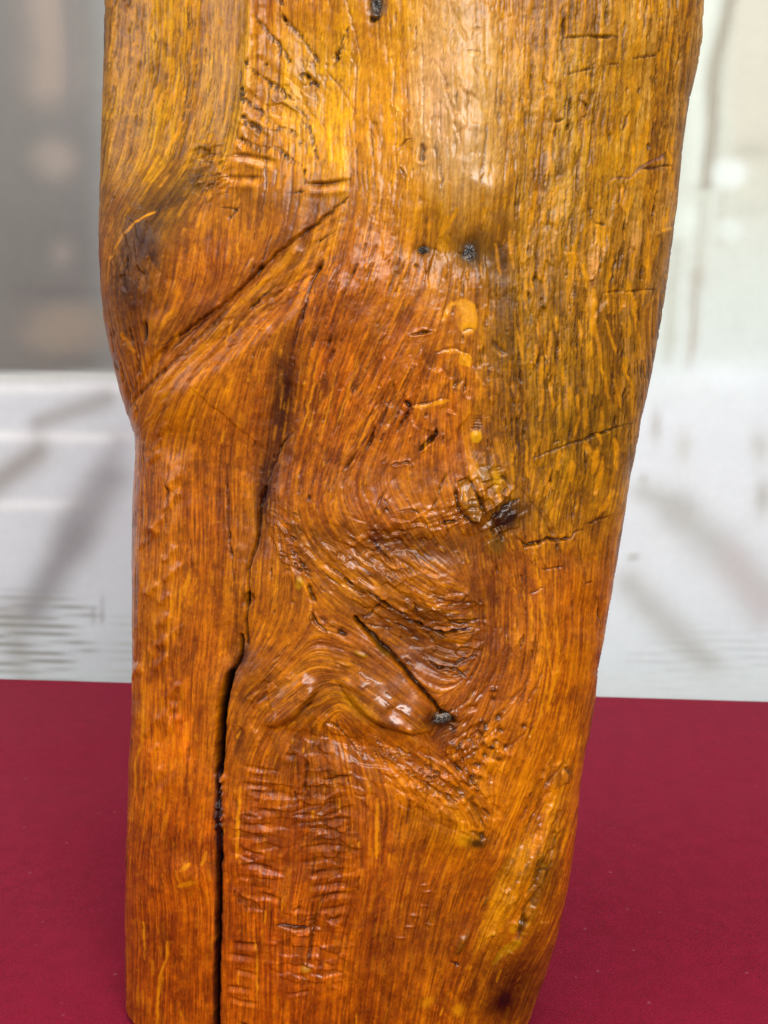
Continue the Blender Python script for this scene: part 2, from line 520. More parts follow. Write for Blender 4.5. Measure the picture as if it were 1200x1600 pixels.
# --- eye-like cut and the ridge under it
cliff([(554, 963), (571, 986), (588, 1007), (609, 1021), (630, 1042), (650, 1067), (673, 1090), (690, 1111), (711, 1130)], 9, 3, 46, 1)
ridge_r = [(520, 1066), (545, 1092), (568, 1116), (600, 1134), (640, 1146), (682, 1144)]
ridge_l = [(506, 1062), (486, 1094), (462, 1118), (436, 1134), (412, 1134)]
cliff(ridge_r, 17, 6, 42, -1, .2)
cliff(ridge_l, 15, 6, 36, 1, .2)
plane([(524, 1066), (552, 1072), (600, 1106), (645, 1130), (640, 1144), (600, 1132), (566, 1112)], -.05, .22, 0, 4)
plane([(503, 1064), (486, 1092), (462, 1116), (436, 1132), (412, 1130), (440, 1098), (474, 1070)], .05, .22, 0, 4)
# --- splinter facets lower right
cliff([(884, 1165), (846, 1240), (808, 1315), (775, 1390), (722, 1500)], 13, 26, 110, -1, .55)
cliff([(845, 1330), (822, 1400), (800, 1460), (768, 1530)], 9, 10, 60, -1, .45)
for k in range(24):
    y0 = 660 + k * 24 + random.uniform(-8, 8)
    L = random.uniform(30, 70)
    x0 = random.uniform(225, 300)
    groove([(x0, y0), (x0 - .62 * L, y0 + .62 * L)], random.uniform(10, 15), random.uniform(-4.2, -2.2))
# --- flakes: tilted facets where the tool tore the grain
def flakes(cx, cy, rx, ry, n, tilt, seed, rot=0, asp=2.2):
    r = np.random.default_rng(seed)
    R = max(rx, ry) * 1.15
    s = win(cx - R, cy - R, cx + R, cy + R)
    a = math.radians(rot)
    dx, dy = XW[s] - cx, YW[s] - cy
    p = (dx * math.cos(a) + dy * math.sin(a))
    q = (-dx * math.sin(a) + dy * math.cos(a))
    m = np.clip(1.25 - ((p / rx) ** 2 + (q / ry) ** 2), 0, 1)
    pts = np.stack([r.uniform(-rx, rx, n), r.uniform(-ry, ry, n)], 1)
    best = np.full(p.shape, 1e9, np.float32)
    idx = np.zeros(p.shape, np.int32)
    for k in range(n):
        d = ((p - pts[k, 0]) / asp) ** 2 + (q - pts[k, 1]) ** 2
        g = d < best
        best = np.where(g, d, best)
        idx = np.where(g, k, idx)
    tx, ty = r.normal(0, tilt * .5, n), r.normal(0, tilt, n)
    off = r.normal(0, tilt * 9, n)
    h = off[idx] + tx[idx] * (p - pts[idx, 0]) + ty[idx] * (q - pts[idx, 1])
    HT[s] += (m * np.clip(h, -6, 6)).astype(np.float32)
    v = (1 + r.normal(0, .13, n))[idx]
    ALB[s] *= (1 + (v - 1) * m)[..., None].astype(np.float32)


flakes(600, 905, 130, 75, 170, .16, 1, 35, 3.0)
flakes(455, 850, 75, 36, 50, .14, 2, 65, 3)
flakes(640, 830, 110, 35, 90, .18, 3, -20, 2.5)
flakes(690, 610, 75, 150, 110, .10, 4, 85, 2.5)
flakes(760, 790, 60, 60, 60, .20, 5, -35, 2.2)
flakes(700, 980, 70, 60, 70, .16, 6, 5, 2.5)
flakes(690, 1230, 110, 60, 110, .17, 7, 38, 2.4)
flakes(440, 1090, 60, 45, 40, .10, 8, -36, 2.0)
flakes(590, 1090, 90, 36, 40, .09, 9, 38, 2.0)
flakes(510, 1300, 50, 110, 120, .16, 10, -10, 3.0)
flakes(410, 1310, 45, 120, 80, .12, 11, 8, 3.2)
flakes(320, 260, 42, 60, 150, .26, 12, -20, 2.4)
flakes(230, 400, 90, 45, 60, .08, 13, 75, 3.0)
flakes(430, 170, 60, 100, 110, .09, 14, 45, 3.0)
flakes(740, 1190, 50, 60, 80, .22, 15, 60, 1.6)
flakes(820, 1390, 140, 45, 80, .15, 16, 112, 6.0)
flakes(860, 1240, 90, 36, 50, .12, 26, 110, 6.0)
flakes(720, 180, 60, 180, 120, .07, 17, 80, 2.5)
flakes(400, 480, 170, 40, 120, .10, 18, -42, 4.0)
flakes(480, 1490, 70, 70, 110, .12, 19, 5, 2.4)
flakes(560, 1190, 120, 60, 90, .10, 20, 30, 2.6)
flakes(240, 1150, 50, 420, 120, .06, 21, 90, 4.0)
flakes(560, 600, 120, 160, 120, .05, 22, 108, 4.5)
flakes(900, 420, 150, 380, 160, .05, 23, 95, 5.0)

# --- cracks
G = groove
G([(504, 405), (490, 438), (479, 480)], 5, 7, DK)
G([(480, 476), (472, 505), (463, 540)], 3, 4, DK)
G([(559, 415), (540, 459), (530, 490)], 4, 6, DK)
G([(501, 497), (491, 542)], 3, 4, DB)
G([(426, 368), (411, 415), (402, 430)], 3, 4, DB)
G([(457, 675), (440, 693), (423, 733), (412, 766)], 4, 6, DK)
G([(412, 764), (404, 800), (400, 840), (387, 886), (386, 923), (382, 965), (383, 1007)], 3.4, 9, DK, 1, False)
G([(383, 925), (384, 950)], 9, 14, DK)
G([(374, 994), (374, 1027), (361, 1052), (356, 1066)], 4.5, 12, DK, 1, False)
for pts_ in ([(360, 1050), (351.5, 1080), (346, 1107), (343.5, 1163), (342.5, 1206)], [(342, 1200), (344, 1335), (343, 1435), (339.5, 1508), (338, 1700)]):
    s_, d_, sd_, t_ = polydist(pts_, 30, .6)
    g_ = ((1 - sstep(2.5, 9.0, d_)) * .9)[..., None]
    ALB[s_] = ALB[s_] * (1 - g_) + lin((34, 15, 6)) * g_
for k in range(3):
    G([(358, 1058), (351.5, 1080), (346, 1107), (343.5, 1163), (342.5, 1206)], 8, 14, (14, 6, 4), 1, False)
    G([(344, 1335), (343.5, 1369), (343, 1435), (339.5, 1508), (338, 1700)], 4.6, 13, (14, 6, 4), 1, False)
G([(342, 1200), (343, 1250), (346, 1300), (344, 1345)], 5, 12, DK, 1, False)
G([(356, 727), (354, 768), (359, 840), (365, 907)], 3, 5, DK)
G([(303, 842), (302, 905)], 2, 2, DB)
G([(266, 748), (271, 790)], 3, 3, DB)
G([(554, 965), (571, 986), (590, 1009), (609, 1023), (630, 1044), (650, 1069), (673, 1092), (690, 1113), (711, 1128)], 4.6, 14, (20, 11, 7), 1, False)
G([(574, 985), (592, 1007), (612, 1022)], 9, 9, (16, 12, 10))
G([(567, 965), (582, 957), (596, 940)], 4, 6, DK)
G([(509, 880), (530, 896), (557, 917)], 4, 7, DK, .9, True, 1.5)
G([(508, 897), (533, 917)], 3, 5, DK, .8, True, 1.5)
G([(567, 917), (596, 937), (623, 956), (644, 961)], 4, 8, DK, .9, True, 2)
G([(630, 967), (657, 977), (677, 988), (694, 993), (707, 990), (740, 982)], 5, 9, DK, .9, True, 2)
G([(665, 1034), (686, 1048), (715, 1048), (732, 1061)], 5, 8, DK, .9, True, 2)
G([(711, 1042), (727, 1032), (748, 1027)], 4, 5, DK, .8, True, 1)
G([(596, 965), (640, 988)], 3, 4, DB, .6, True, 2)
G([(567, 975), (611, 984)], 3, 4, DB)
G([(668, 993), (683, 1007)], 6, 7, DK, .8)
G([(648, 940), (655, 958)], 4, 6, DK, .8)
G([(705, 946), (723, 942), (730, 930)], 3, 5, DB, .6, True, 2)
G([(720, 978), (748, 968)], 4, 5, DK, .7)
# cross checks on the right flank
G([(835, 716), (865, 704), (886, 695), (913, 687), (926, 681), (940, 678), (961, 668), (990, 660)], 4, 7, DK)
G([(878, 679), (883, 694)], 3, 4, DK)
G([(866, 690), (878, 686)], 3, 4, DK)
G([(961, 645), (962, 668)], 3, 3, DK)
G([(922, 640), (924, 668)], 2, 3, DB)
G([(803, 833), (822, 852), (842, 850), (853, 843), (874, 844), (892, 841), (899, 831), (913, 830)], 4, 7, DK)
G([(918, 818), (932, 814), (951, 806)], 3, 5, DK)
G([(848, 889), (877, 885)], 3, 4, DK)
G([(827, 925), (848, 917)], 3, 4, DK)
G([(913, 911), (923, 909)], 2, 3, DK)
G([(889, 745), (894, 800), (897, 845)], 2, 3, DB)
G([(934, 935), (937, 975)], 2.5, 3, DB)
G([(902, 845), (908, 880)], 3, 3, DB)
G([(881, 60), (933, 57), (967, 58)], 4, 6, DK)
G([(987, 94), (1023, 86)], 3, 4, (48, 26, 22))
G([(1018, 86), (1025, 86)], 6, 4, DK)
G([(975, 45), (973, 95)], 4, 2, PU, .8)
G([(887, 115), (929, 106)], 3, 3, (70, 44, 30))
G([(952, 99), (967, 101)], 4, 4, DB)
G([(867, 190), (882, 183)], 4, 4, DK)
G([(906, 158), (919, 165), (917, 183), (908, 183)], 3, 4, DB)
G([(933, -40), (933, 57)], 4, 4, DB, .8)
G([(948, 8), (947, 42)], 4, 5, DK)
G([(881, 28), (882, 60)], 3, 4, DB)
G([(1031, 5), (1028, 80)], 2, 2, DB)
G([(938, 60), (934, 120), (930, 180), (920, 250), (913, 300)], 3, 3, (84, 52, 26), .8)
G([(886, 130), (882, 185)], 2.5, 3, DB)
G([(982, 175), (974, 205)], 3, 3, DB)
G([(1013, 225), (1012, 238)], 6, 7, DK)
G([(940, 296), (962, 279), (983, 279), (1004, 262), (1027, 250), (1056, 229)], 4, 2, (120, 92, 84), .6)
G([(1004, 265), (1050, 258)], 4, 4, (44, 26, 20))
G([(1004, 262), (1040, 266)], 12, 1, (92, 64, 44), .5)
G([(941, 458), (980, 455), (1024, 451)], 3.5, 5, (36, 20, 18))
G([(940, 460), (938, 490)], 3, 4, DK)
G([(928, 348), (945, 352)], 5, 5, DB)
G([(896, 330), (890, 350), (885, 390)], 3, 4, DB)
for _ in range(300):                                                 # broken fibre lines of the right flank
    x0 = random.uniform(800, 1075)
    y0 = random.uniform(-30, 780)
    if x0 > 1075 - .12 * y0:
        continue
    L = random.uniform(14, 70)
    k = -.05 - .1 * (x0 - 800) / 280
    G([(x0, y0), (x0 + k * L, y0 + L)], random.uniform(1.6, 3.2), random.uniform(1.5, 3.5), DB, random.uniform(.5, .95))
for _ in range(90):
    x0, y0 = random.uniform(175, 365), random.uniform(-30, 330)
    L = random.uniform(10, 30)
    k = -.05 - .25 * max(0, y0) / 330
    G([(x0, y0), (x0 + k * L, y0 + L)], random.uniform(1.5, 2.6), random.uniform(1.2, 2.6), DB, random.uniform(.4, .85))
for _ in range(70):
    x0, y0 = random.uniform(225, 390), random.uniform(680, 1600)
    L = random.uniform(14, 40)
    G([(x0, y0), (x0 - .04 * L, y0 + L)], random.uniform(1.5, 2.4), random.uniform(1, 2.2), (96, 46, 8), random.uniform(.4, .8))
for _ in range(110):
    x0, y0 = random.uniform(470, 650), random.uniform(390, 780)
    L = random.uniform(20, 60)
    k = -.28 - .3 * (x0 - 470) / 180
    G([(x0, y0), (x0 + k * L, y0 + L)], random.uniform(1.5, 3), random.uniform(1.2, 3), (84, 40, 8), random.uniform(.4, .8))
for _ in range(120):
    x0, y0 = random.uniform(540, 860), random.uniform(1180, 1620)
    if x0 > 880 - .35 * (y0 - 1250):
        continue
    L = random.uniform(15, 50)
    k = -.1 - .3 * (x0 - 540) / 300
    G([(x0, y0), (x0 + k * L, y0 + L)], random.uniform(1.5, 2.8), random.uniform(1, 2.6), (96, 44, 6), random.uniform(.4, .8))
for _ in range(60):
    a0 = random.uniform(-.9, 1.0)
    rr = random.uniform(150, 290)
    pts = [(610 + rr * math.cos(a0 + q * .08), 960 + rr * 1.0 * math.sin(a0 + q * .08)) for q in range(5)]
    if max(p[0] for p in pts) > 930 - .2 * (pts[2][1] - 900):
        continue
    G(pts, random.uniform(1.6, 3.2), random.uniform(1.2, 2.8), (92, 44, 8), random.uniform(.35, .7))
# left shoulder
G([(262, 540), (293, 520), (322, 497), (345, 482)], 4, 4, DK)
G([(350, 478), (375, 452), (397, 431)], 3, 3, DB)
G([(272, 549), (306, 515), (339, 490)], 3, 4, DK)
G([(397, 430), (442, 392), (474, 370)], 3, 3, DB)
G([(470, 373), (497, 349), (522, 326), (545, 309)], 4, 5, DK)
for _ in range(46):
    f_ = random.random()
    x0, y0 = 545 - 330 * f_, 318 + 320 * f_
    o_ = random.uniform(2, 44) * (.4 + .6 * min(1, f_ * 3))
    L = random.uniform(18, 60)
    x0, y0 = x0 + .66 * o_ * .9, y0 + .75 * o_ * .9
    G([(x0, y0), (x0 - .74 * L, y0 + .67 * L)], random.uniform(2, 3.4), random.uniform(-2, 2.4), (112, 60, 28) if random.random() < .6 else (206, 140, 92), random.uniform(.3, .65))
G([(382, 488), (411, 461), (430, 445)], 4, 5, DK)
G([(497, 382), (524, 361)], 4, 5, DK)
G([(476, 452), (420, 486)], 3, 3, (120, 60, 20))
G([(500, 425), (440, 450), (400, 480)], 3, 3, (110, 56, 20), .7)
G([(242, 500), (236, 540)], 5, 7, DK)
G([(216, 400), (215, 424)], 2.5, 3, DK)
G([(371, 325), (358, 345)], 6, 5, DK)
G([(345, 326), (371, 330)], 5, 3, DB)
for k in range(26):
    x0, y0 = random.uniform(176, 225), random.uniform(480, 640)
    L = random.uniform(14, 30)
    if x0 < 172 + max(0, (y0 - 520)) * .35:
        continue
    G([(x0, y0), (x0 + .12 * L, y0 + L)], 3, 3, DB, .8)
for k in range(16):
    x0 = 205 + k * 9
    G([(x0, 640 - k * 9), (x0 + 14, 618 - k * 9)], 4, 3, DB, .6)
# ledges of the hollow and its pore bands
ripple((348, 241), (440, 256), 7, 5, .8, -5)
ripple((346, 279), (416, 280), 7, 5, .8, -2)
ripple((468, 289), (556, 282), 7, 5, .9, 0)
G([(477, 264), (475, 290)], 5, 5, DK)
G([(413, 90), (415, 180), (417, 270), (411, 345)], 2.5, 3, DK, .8)
G([(435, 265), (432, 292)], 2.5, 3, DB)
G([(457, 304), (475, 300)], 5, 5, DK)


def band(pts, n, spread, w=2.6, a=.9, down=7):
    seg = [math.dist(pts[i], pts[i + 1]) for i in range(len(pts) - 1)]
    for _ in range(n):
        t = random.uniform(0, sum(seg))
        i = 0
        while t > seg[i] and i < len(seg) - 1:
            t -= seg[i]
            i += 1
        f = t / seg[i]
        x = pts[i][0] + f * (pts[i + 1][0] - pts[i][0]) + random.gauss(0, spread)
        y = pts[i][1] + f * (pts[i + 1][1] - pts[i][1]) + random.gauss(0, spread)
        L = random.uniform(.4, 1.3) * down
        G([(x, y), (x + random.uniform(-2, 3), y + L)], random.uniform(.7, 1.3) * w, random.uniform(.8, 2.2), (60, 34, 14), a)


for B in ([(398, 20), (402, 31), (437, 75), (448, 92)], [(381, 92), (406, 119), (437, 135), (462, 165), (485, 208), (494, 240)],
          [(373, 146), (402, 167), (429, 194), (458, 202), (473, 225)], [(383, 187), (406, 196)],
          [(375, 215), (406, 229), (433, 229), (450, 242), (467, 260)], [(433, 17), (467, 52), (494, 88)],
          [(467, 106), (490, 127)], [(544, 37), (517, 94)], [(425, -60), (440, 20)]):
    band(B, int(16 + sum(math.dist(B[i], B[i + 1]) for i in range(len(B) - 1)) * .32), 2.0)
    G(B, 3, 2.5, (96, 58, 20), .5)
band([(470, 70), (490, 110)], 40, 9, 2, .6)
band([(545, 60), (530, 150)], 26, 8, 2, .5)
for x0, y0, r in ((375, 142, 10), (374, 134, 7), (383, 93, 8), (378, 178, 7), (438, 25, 6), (466, 50, 8), (412, 94, 6)):
    G([(x0 - r * .4, y0), (x0 + r * .4, y0 + r * .5)], r, 5, DK)
G([(372, 108), (371, 130)], 3, 4, DK)
G([(537, -20), (558, 58), (566, 90)], 3.5, 3, (104, 56, 12), .8)
G([(506, 104), (531, 135), (554, 177)], 4, 3, (110, 58, 12), .8)
G([(487, 170), (500, 190), (504, 200)], 4, 4, (120, 70, 16), .6, True, 2)
G([(570, 180), (590, 230)], 3, 3, (150, 96, 30), .4, True, 2)
# the pale column
G([(677, 94), (692, 123), (708, 188), (719, 240)], 5, 4, (120, 62, 18), .85)
G([(706, 8), (718, 45), (730, 76)], 6, 3, (136, 78, 28), .7)
G([(660, 67), (661, 150), (662, 222)], 2.5, 3, DB)
G([(661, 224), (659, 256)], 7, 5, (70, 44, 40))
G([(687, 146), (688, 236)], 2.5, 4, DK)
G([(707, 204), (707, 252)], 2.5, 4, DK)
G([(712, 146), (712, 172)], 3, 4, DK)
G([(729, 156), (726, 210)], 2.2, 3, DB)
G([(773, 133), (773, 210)], 2.5, 4, DK)
G([(781, 150), (773, 208)], 3, 3, (100, 66, 56))
G([(792, 204), (802, 277)], 2.5, 3, (120, 80, 34))
G([(616, 90), (615, 200)], 2.5, 3, (110, 66, 16))
G([(679, 222), (680, 250)], 2.5, 3, DK)
G([(684, 250), (690, 312)], 3.5, 5, DK)
G([(733, 70), (742, 49), (755, 51)], 2.5, 3, DB)
G([(728, 83), (745, 86), (752, 90)], 3, 3, DB)
G([(622, 242), (635, 220), (644, 219)], 4, 4, (110, 64, 20), .8, True, 2)
G([(626, 262), (636, 282)], 4, 4, DB, .8, True, 2)
for _ in range(70):
    x0, y0 = random.uniform(610, 800), random.uniform(-20, 380)
    L = random.uniform(8, 26)
    G([(x0, y0), (x0 + random.uniform(-.1, .1) * L, y0 + L)], random.uniform(1.6, 2.6), random.uniform(1.5, 3), (86, 50, 20), random.uniform(.5, .9))
# knots and chips of the middle
for k in range(2):
    bump(735, 392, 24, 29, -5)
tint(735, 392, 24, 28, (60, 42, 30), .9)
tint(664, 391, 14, 9, (86, 60, 46), .9)
bump(664, 391, 11, 8, -5)
G([(648, 412), (654, 420)], 8, 5, DK)
G([(679, 388), (690, 397)], 3, 3, DB)
tint(588, 6, 14, 22, (60, 44, 34), .95)
bump(588, 4, 12, 22, -8)
G([(578, 22), (584, 27), (597, 20)], 6, 6, DK)
G([(766, 530), (778, 545), (794, 555)], 8, 3, (86, 66, 54), .8)
patch(728, 496, 17, 26, (214, 144, 54), .9, -10)
polytint([(698, 488), (718, 478), (722, 500), (716, 520), (690, 520)], (160, 90, 22), .9, 3)
ink([(690, 499), (697, 486), (706, 475), (722, 470)], 7, (214, 140, 46), .9)
G([(722, 517), (732, 515), (741, 516)], 3, 4, DK)
G([(745, 472), (748, 500), (744, 520)], 4, 4, DB, .6)
G([(638, 523), (655, 519), (676, 517)], 7, 8, DK, 1, True, 2)
ink([(690, 548), (712, 548), (735, 560)], 8, (220, 148, 48), .9)
patch(726, 562, 11, 9, (222, 150, 48), .95)
G([(673, 551), (692, 545), (712, 545), (735, 555)], 4, 4, (110, 56, 12), .7)
G([(754, 538), (752, 556), (750, 574)], 6, 9, DK)
ink([(646, 637), (672, 634), (702, 627)], 6, (214, 140, 50), .95)
G([(648, 632), (675, 629), (700, 622)], 3, 4, DB, .8)
G([(633, 625), (643, 640)], 6, 8, DK)
G([(641, 641), (628, 660), (619, 678)], 5, 6, DK)
G([(683, 668), (680, 680), (669, 689), (654, 706)], 7, 9, (34, 20, 18), 1, True, 1.5)
G([(649, 570), (630, 603), (622, 620)], 4, 4, DB, .7, True, 1.5)
G([(724, 590), (706, 605)], 6, 4, (92, 62, 50), .7)
G([(728, 590), (725, 612)], 4, 6, DK)
G([(722, 640), (726, 680), (731, 722)], 4, 3, (210, 136, 46), .8)
polytint([(737, 675), (752, 673), (755, 684), (749, 693), (739, 692), (736, 682)], (216, 156, 62), .95, 1.5, .3)
bump(745, 683, 9, 10, 4)
G([(737, 670), (750, 669)], 3, 4, DB)
for k in range(4):
    G([(739, 650 + k * 5), (753, 649 + k * 5)], 2.4, 2.5, DB, .7)
for k in range(7):
    G([(771, 732 + k * 4.5), (784, 730 + k * 4.5)], 2.2, 2.5, DB, .6)
tint(776, 748, 10, 14, (206, 150, 66), .7)
plane([(746, 728), (766, 726), (768, 748), (750, 752)], .05, .30, 2, 2)
tint(756, 740, 13, 15, (120, 84, 54), .7)
plane([(716, 752), (730, 746), (752, 800), (746, 816), (733, 812), (721, 790)], .10, .26, 2, 2)
polytint([(716, 752), (730, 746), (752, 800), (746, 816), (733, 812), (721, 790)], (140, 100, 68), .8, 2, .6)
polytint([(748, 728), (766, 726), (768, 748), (752, 752)], (120, 88, 60), .8, 2, .6)
G([(710, 760), (714, 790), (722, 804), (737, 816)], 6, 8, DK)
G([(731, 743), (740, 765), (748, 785), (758, 808)], 5, 8, DK)
tint(788, 808, 30, 18, (58, 34, 18), .9, -35)
G([(764, 812), (785, 792), (812, 777)], 9, 6, (52, 30, 18), .9)
G([(770, 790), (786, 778)], 6, -4, (190, 130, 56), .7)
G([(786, 742), (798, 760)], 4, 6, DK)
G([(785, 768), (795, 758)], 7, 6, (60, 42, 34), .8)
G([(765, 822), (772, 838)], 5, 6, DK)
G([(780, 830), (786, 845)], 4, 5, DK)
tint(775, 852, 14, 16, (104, 76, 44), .6)
G([(699, 742), (690, 760), (685, 772)], 6, 6, (58, 36, 28), .9)
G([(682, 775), (675, 800)], 4, 4, DB, .7)
G([(690, 815), (712, 812)], 6, 6, DK, .8, True, 2)
G([(620, 797), (640, 794), (655, 800)], 4, 5, DK, .8, True, 1)
for k in range(9):
    G([(625 + k * 6, 800 + k), (632 + k * 7, 822 + k * 2)], 2.4, 3, (120, 64, 14), .6, True, 1)
for k in range(10):
    G([(590 + k * 5, 890 - k * .5), (600 + k * 5, 908 - k)], 2.4, 3, (110, 58, 12), .6, True, 1)
G([(532, 715), (528, 740), (515, 768)], 3.5, 4, DB)
G([(575, 680), (555, 715), (535, 735)], 4, 5, DB, .8)
G([(588, 662), (580, 690), (572, 708)], 5, 6, DB, .8)
G([(562, 680), (545, 706)], 4, 4, DB, .7)
ink([(538, 786), (552, 815), (567, 842)], 2.4, (206, 130, 40), .7)
G([(610, 725), (636, 722), (644, 728)], 5, 5, (80, 40, 10), .7, True, 2)
G([(465, 868), (478, 885)], 6, 6, (70, 44, 26), .8)
polytint([(460, 914), (466, 900), (473, 902), (474, 914), (466, 922)], (190, 160, 112), .85, 2, .4)
bump(466, 911, 9, 9, 2)
G([(465, 890), (474, 890)], 6, 6, (52, 34, 24))
G([(482, 912), (486, 930), (497, 945)], 6, 6, (64, 38, 24), .8)
G([(486, 956), (494, 975), (510, 992)], 9, 7, (66, 40, 28), .85, True, 2)
G([(528, 985), (540, 997)], 7, 7, (34, 26, 22))
G([(552, 1018), (574, 1025)], 9, -4, (150, 128, 112), .75)
G([(575, 990), (590, 1012), (612, 1030)], 6, -3, (104, 100, 96), .7)
for _ in range(46):                                                  # torn nicks round the cut
    f_ = random.random()
    x0, y0 = random.gauss(432 + 34 * f_, 10), 796 + 100 * f_ + random.gauss(0, 6)
    L = random.uniform(5, 13)
    G([(x0, y0), (x0 + L, y0 + .62 * L)], random.uniform(2, 3.2), random.uniform(1.2, 3), DB, .55, True, 1.2)
tint(690, 1125, 24, 12, (40, 26, 22), .9)
for _ in range(26):
    x0, y0 = random.gauss(688, 16), random.gauss(1124, 8)
    bump(x0, y0, random.uniform(3, 5), random.uniform(2.5, 4), random.uniform(-6, 5))
for _ in range(60):
    x0, y0 = random.gauss(745, 26), random.gauss(1165, 36)
    bump(x0, y0, random.uniform(3, 7), random.uniform(3, 6), random.uniform(-6, 4))
    if random.random() < .5:
        tint(x0, y0, 4, 4, DB, .7)
G([(510, 1120), (530, 1140), (548, 1165), (568, 1190)], 3, 6, DB, .7, True, 2.5)
G([(640, 1210), (690, 1240), (715, 1260)], 8, 5, (110, 58, 14), .6)
G([(700, 1222), (737, 1257), (760, 1297)], 11, 7, (96, 54, 22), .7)
G([(752, 1260), (766, 1275)], 4, 4, DB)
G([(735, 1298), (762, 1310)], 10, 7, DB, .9)
tint(728, 1313, 13, 9, (196, 136, 76), .7)
tint(748, 1318, 12, 8, (56, 40, 22), .9)
G([(672, 1165), (674, 1210)], 3, 3, DB, .7)
for k in range(60):
    x0 = random.uniform(575, 720)
    y0 = 1160 + (x0 - 575) * .55 + random.gauss(0, 12)
    G([(x0, y0), (x0 + 6, y0 + 3)], random.uniform(2, 5), random.uniform(2, 4), (96, 56, 20), .6, True, 1.5)
groove([(528, 1070), (556, 1106), (600, 1137), (648, 1150)], 3, 4, (52, 26, 8), .8)
groove([(503, 1068), (484, 1098), (460, 1124), (436, 1138)], 3, 4, (60, 30, 10), .8)
for k in range(7):
    groove([(372 + k * 18 + random.uniform(-4, 4), 1120 + random.uniform(-40, 10)), (392 + k * 18, 1095 + random.uniform(-40, 10))], 3, -1.6, (190, 120, 64), .5)
for k in range(40):
    bump(344 + random.uniform(-5, 5), random.uniform(1206, 1300), random.uniform(2, 3.5), random.uniform(2, 4), random.uniform(3, 8))
for k in range(330):                                                 # splinters and torn fibre of the middle
    x0, y0 = random.uniform(395, 870), random.uniform(380, 1260)
    i, j = int((y0 + PADT) * RS), int(x0 * RS)
    L = random.uniform(6, 22)
    q = random.random()
    groove([(x0, y0), (x0 + FX[i, j] * L, y0 + FY[i, j] * L)], random.uniform(1.8, 3.2), random.uniform(1.5, 4) if q < .7 else -1.6,
           (58, 26, 6) if q < .7 else (212, 138, 56), random.uniform(.5, .95), True, random.uniform(0, 1.4))
# gouge ripples under the ridge
RIP = []
y0 = 1196
while y0 < 1396:
    RIP.append(((366 + random.uniform(0, 14), y0), (428 + random.uniform(-4, 12), y0 + 8 + (y0 - 1196) * .035), random.uniform(7, 9)))
    y0 += random.uniform(17, 26)
y0 = 1188
while y0 < 1440:
    xa = 478 + random.uniform(-8, 18) + max(0, y0 - 1370) * .45
    if xa < 548:
        RIP.append(((xa, y0 + 14), (564 - max(0, y0 - 1380) * .3 + random.uniform(-8, 6), y0), random.uniform(7, 9)))
    y0 += random.uniform(15, 21)
y0 = 1450
while y0 < 1610:
    RIP.append(((360, y0), (406 + random.uniform(-4, 16), y0 + 3 + (y0 - 1450) * .08), random.uniform(6, 8)))
    y0 += random.uniform(17, 24)
RIP += [((427, 1176), (475, 1180), 8), ((450, 1425), (485, 1419), 5), ((450, 1556), (486, 1549), 5), ((452, 1572), (484, 1562), 5)]
for a_, b_, w_ in RIP:
    if random.random() < .2:
        continue
    a_ = (a_[0] + random.uniform(-6, 22), a_[1] + random.uniform(-4, 4))
    b_ = (b_[0] - random.uniform(-6, 24), b_[1] + random.uniform(-4, 4))
    ripple((a_[0] - 4, a_[1]), (b_[0] + 4, b_[1]), w_ * random.uniform(.5, .75), random.uniform(1.2, 3.3), random.uniform(.35, .9), random.uniform(-2, 3))
for k in range(0):
    x0, y0 = random.uniform(362, 540), random.uniform(1180, 1600)
    sl = -.16 if x0 > 460 else .08
    L = random.uniform(14, 50)
    ripple((x0, y0), (x0 + L, y0 + sl * L), random.uniform(3, 6), random.uniform(1, 2.4), .3)
G([(431, 1446), (455, 1450), (483, 1453)], 6, 7, DK, .9)
G([(509, 1388), (497, 1415), (485, 1477), (479, 1512)], 8, 5, (88, 42, 8), .8)
G([(482, 1185), (478, 1215), (470, 1245)], 4, 4, DB, .7)
tint(478, 1515, 5, 4, (200, 170, 150), .8)
G([(443, 1375), (440, 1430)], 5, -3, (206, 124, 30), .6)
G([(437, 1385), (436, 1430)], 3, 4, DB, .7)
for k in range(10):
    G([(365 + k * 4, 1390 + k * 2), (372 + k * 4, 1425)], 3, 3, (100, 46, 8), .6, True, 1.5)
# light ticks left of centre bottom
for x0, y0 in ((655, 1384), (658, 1394), (655, 1418), (633, 1450), (617, 1466), (662, 1448), (640, 1432)):
    G([(x0, y0), (x0 + 16, y0 + 1)], 3, -2.5)
# splinters lower right
G([(884, 1196), (888, 1210)], 9, 6, (46, 40, 34), .9)
G([(862, 1296), (861, 1312)], 7, 6, (48, 28, 24), .9)
G([(835, 1340), (850, 1350)], 10, 4, (120, 96, 84), .7)  # grey shine put in as colour
G([(832, 1354), (848, 1350)], 4, 5, DK)
G([(880, 1190), (858, 1215), (842, 1240)], 4, 4, (110, 60, 20), .8)
G([(866, 1235), (855, 1262), (846, 1285)], 5, -3, (206, 138, 76), .7)
G([(803, 1320), (790, 1350), (772, 1392)], 12, 0.1, (178, 116, 68), .55)  # colour only: painted sheen along the facet
G([(764, 1405), (756, 1420)], 9, -3, (116, 96, 84), .6)
G([(735, 1455), (722, 1475), (712, 1498)], 12, -5, (116, 84, 66), .6)
G([(706, 1505), (720, 1512)], 5, 6, DK)
G([(773, 1455), (758, 1468)], 7, -4, (206, 160, 110), .6)
ink([(806, 1440), (796, 1455)], 10, (206, 146, 50), .8)
ink([(806, 1468), (785, 1490), (772, 1508)], 12, (172, 132, 80), .7)
G([(816, 1420), (808, 1452), (805, 1462)], 8, 5, (72, 52, 24), .8)
G([(836, 1370), (822, 1420)], 4, 4, (84, 50, 20), .7)
tint(788, 1562, 16, 12, (40, 22, 10), .8, -50)
tint(717, 1579, 8, 9, (212, 142, 40), .8)
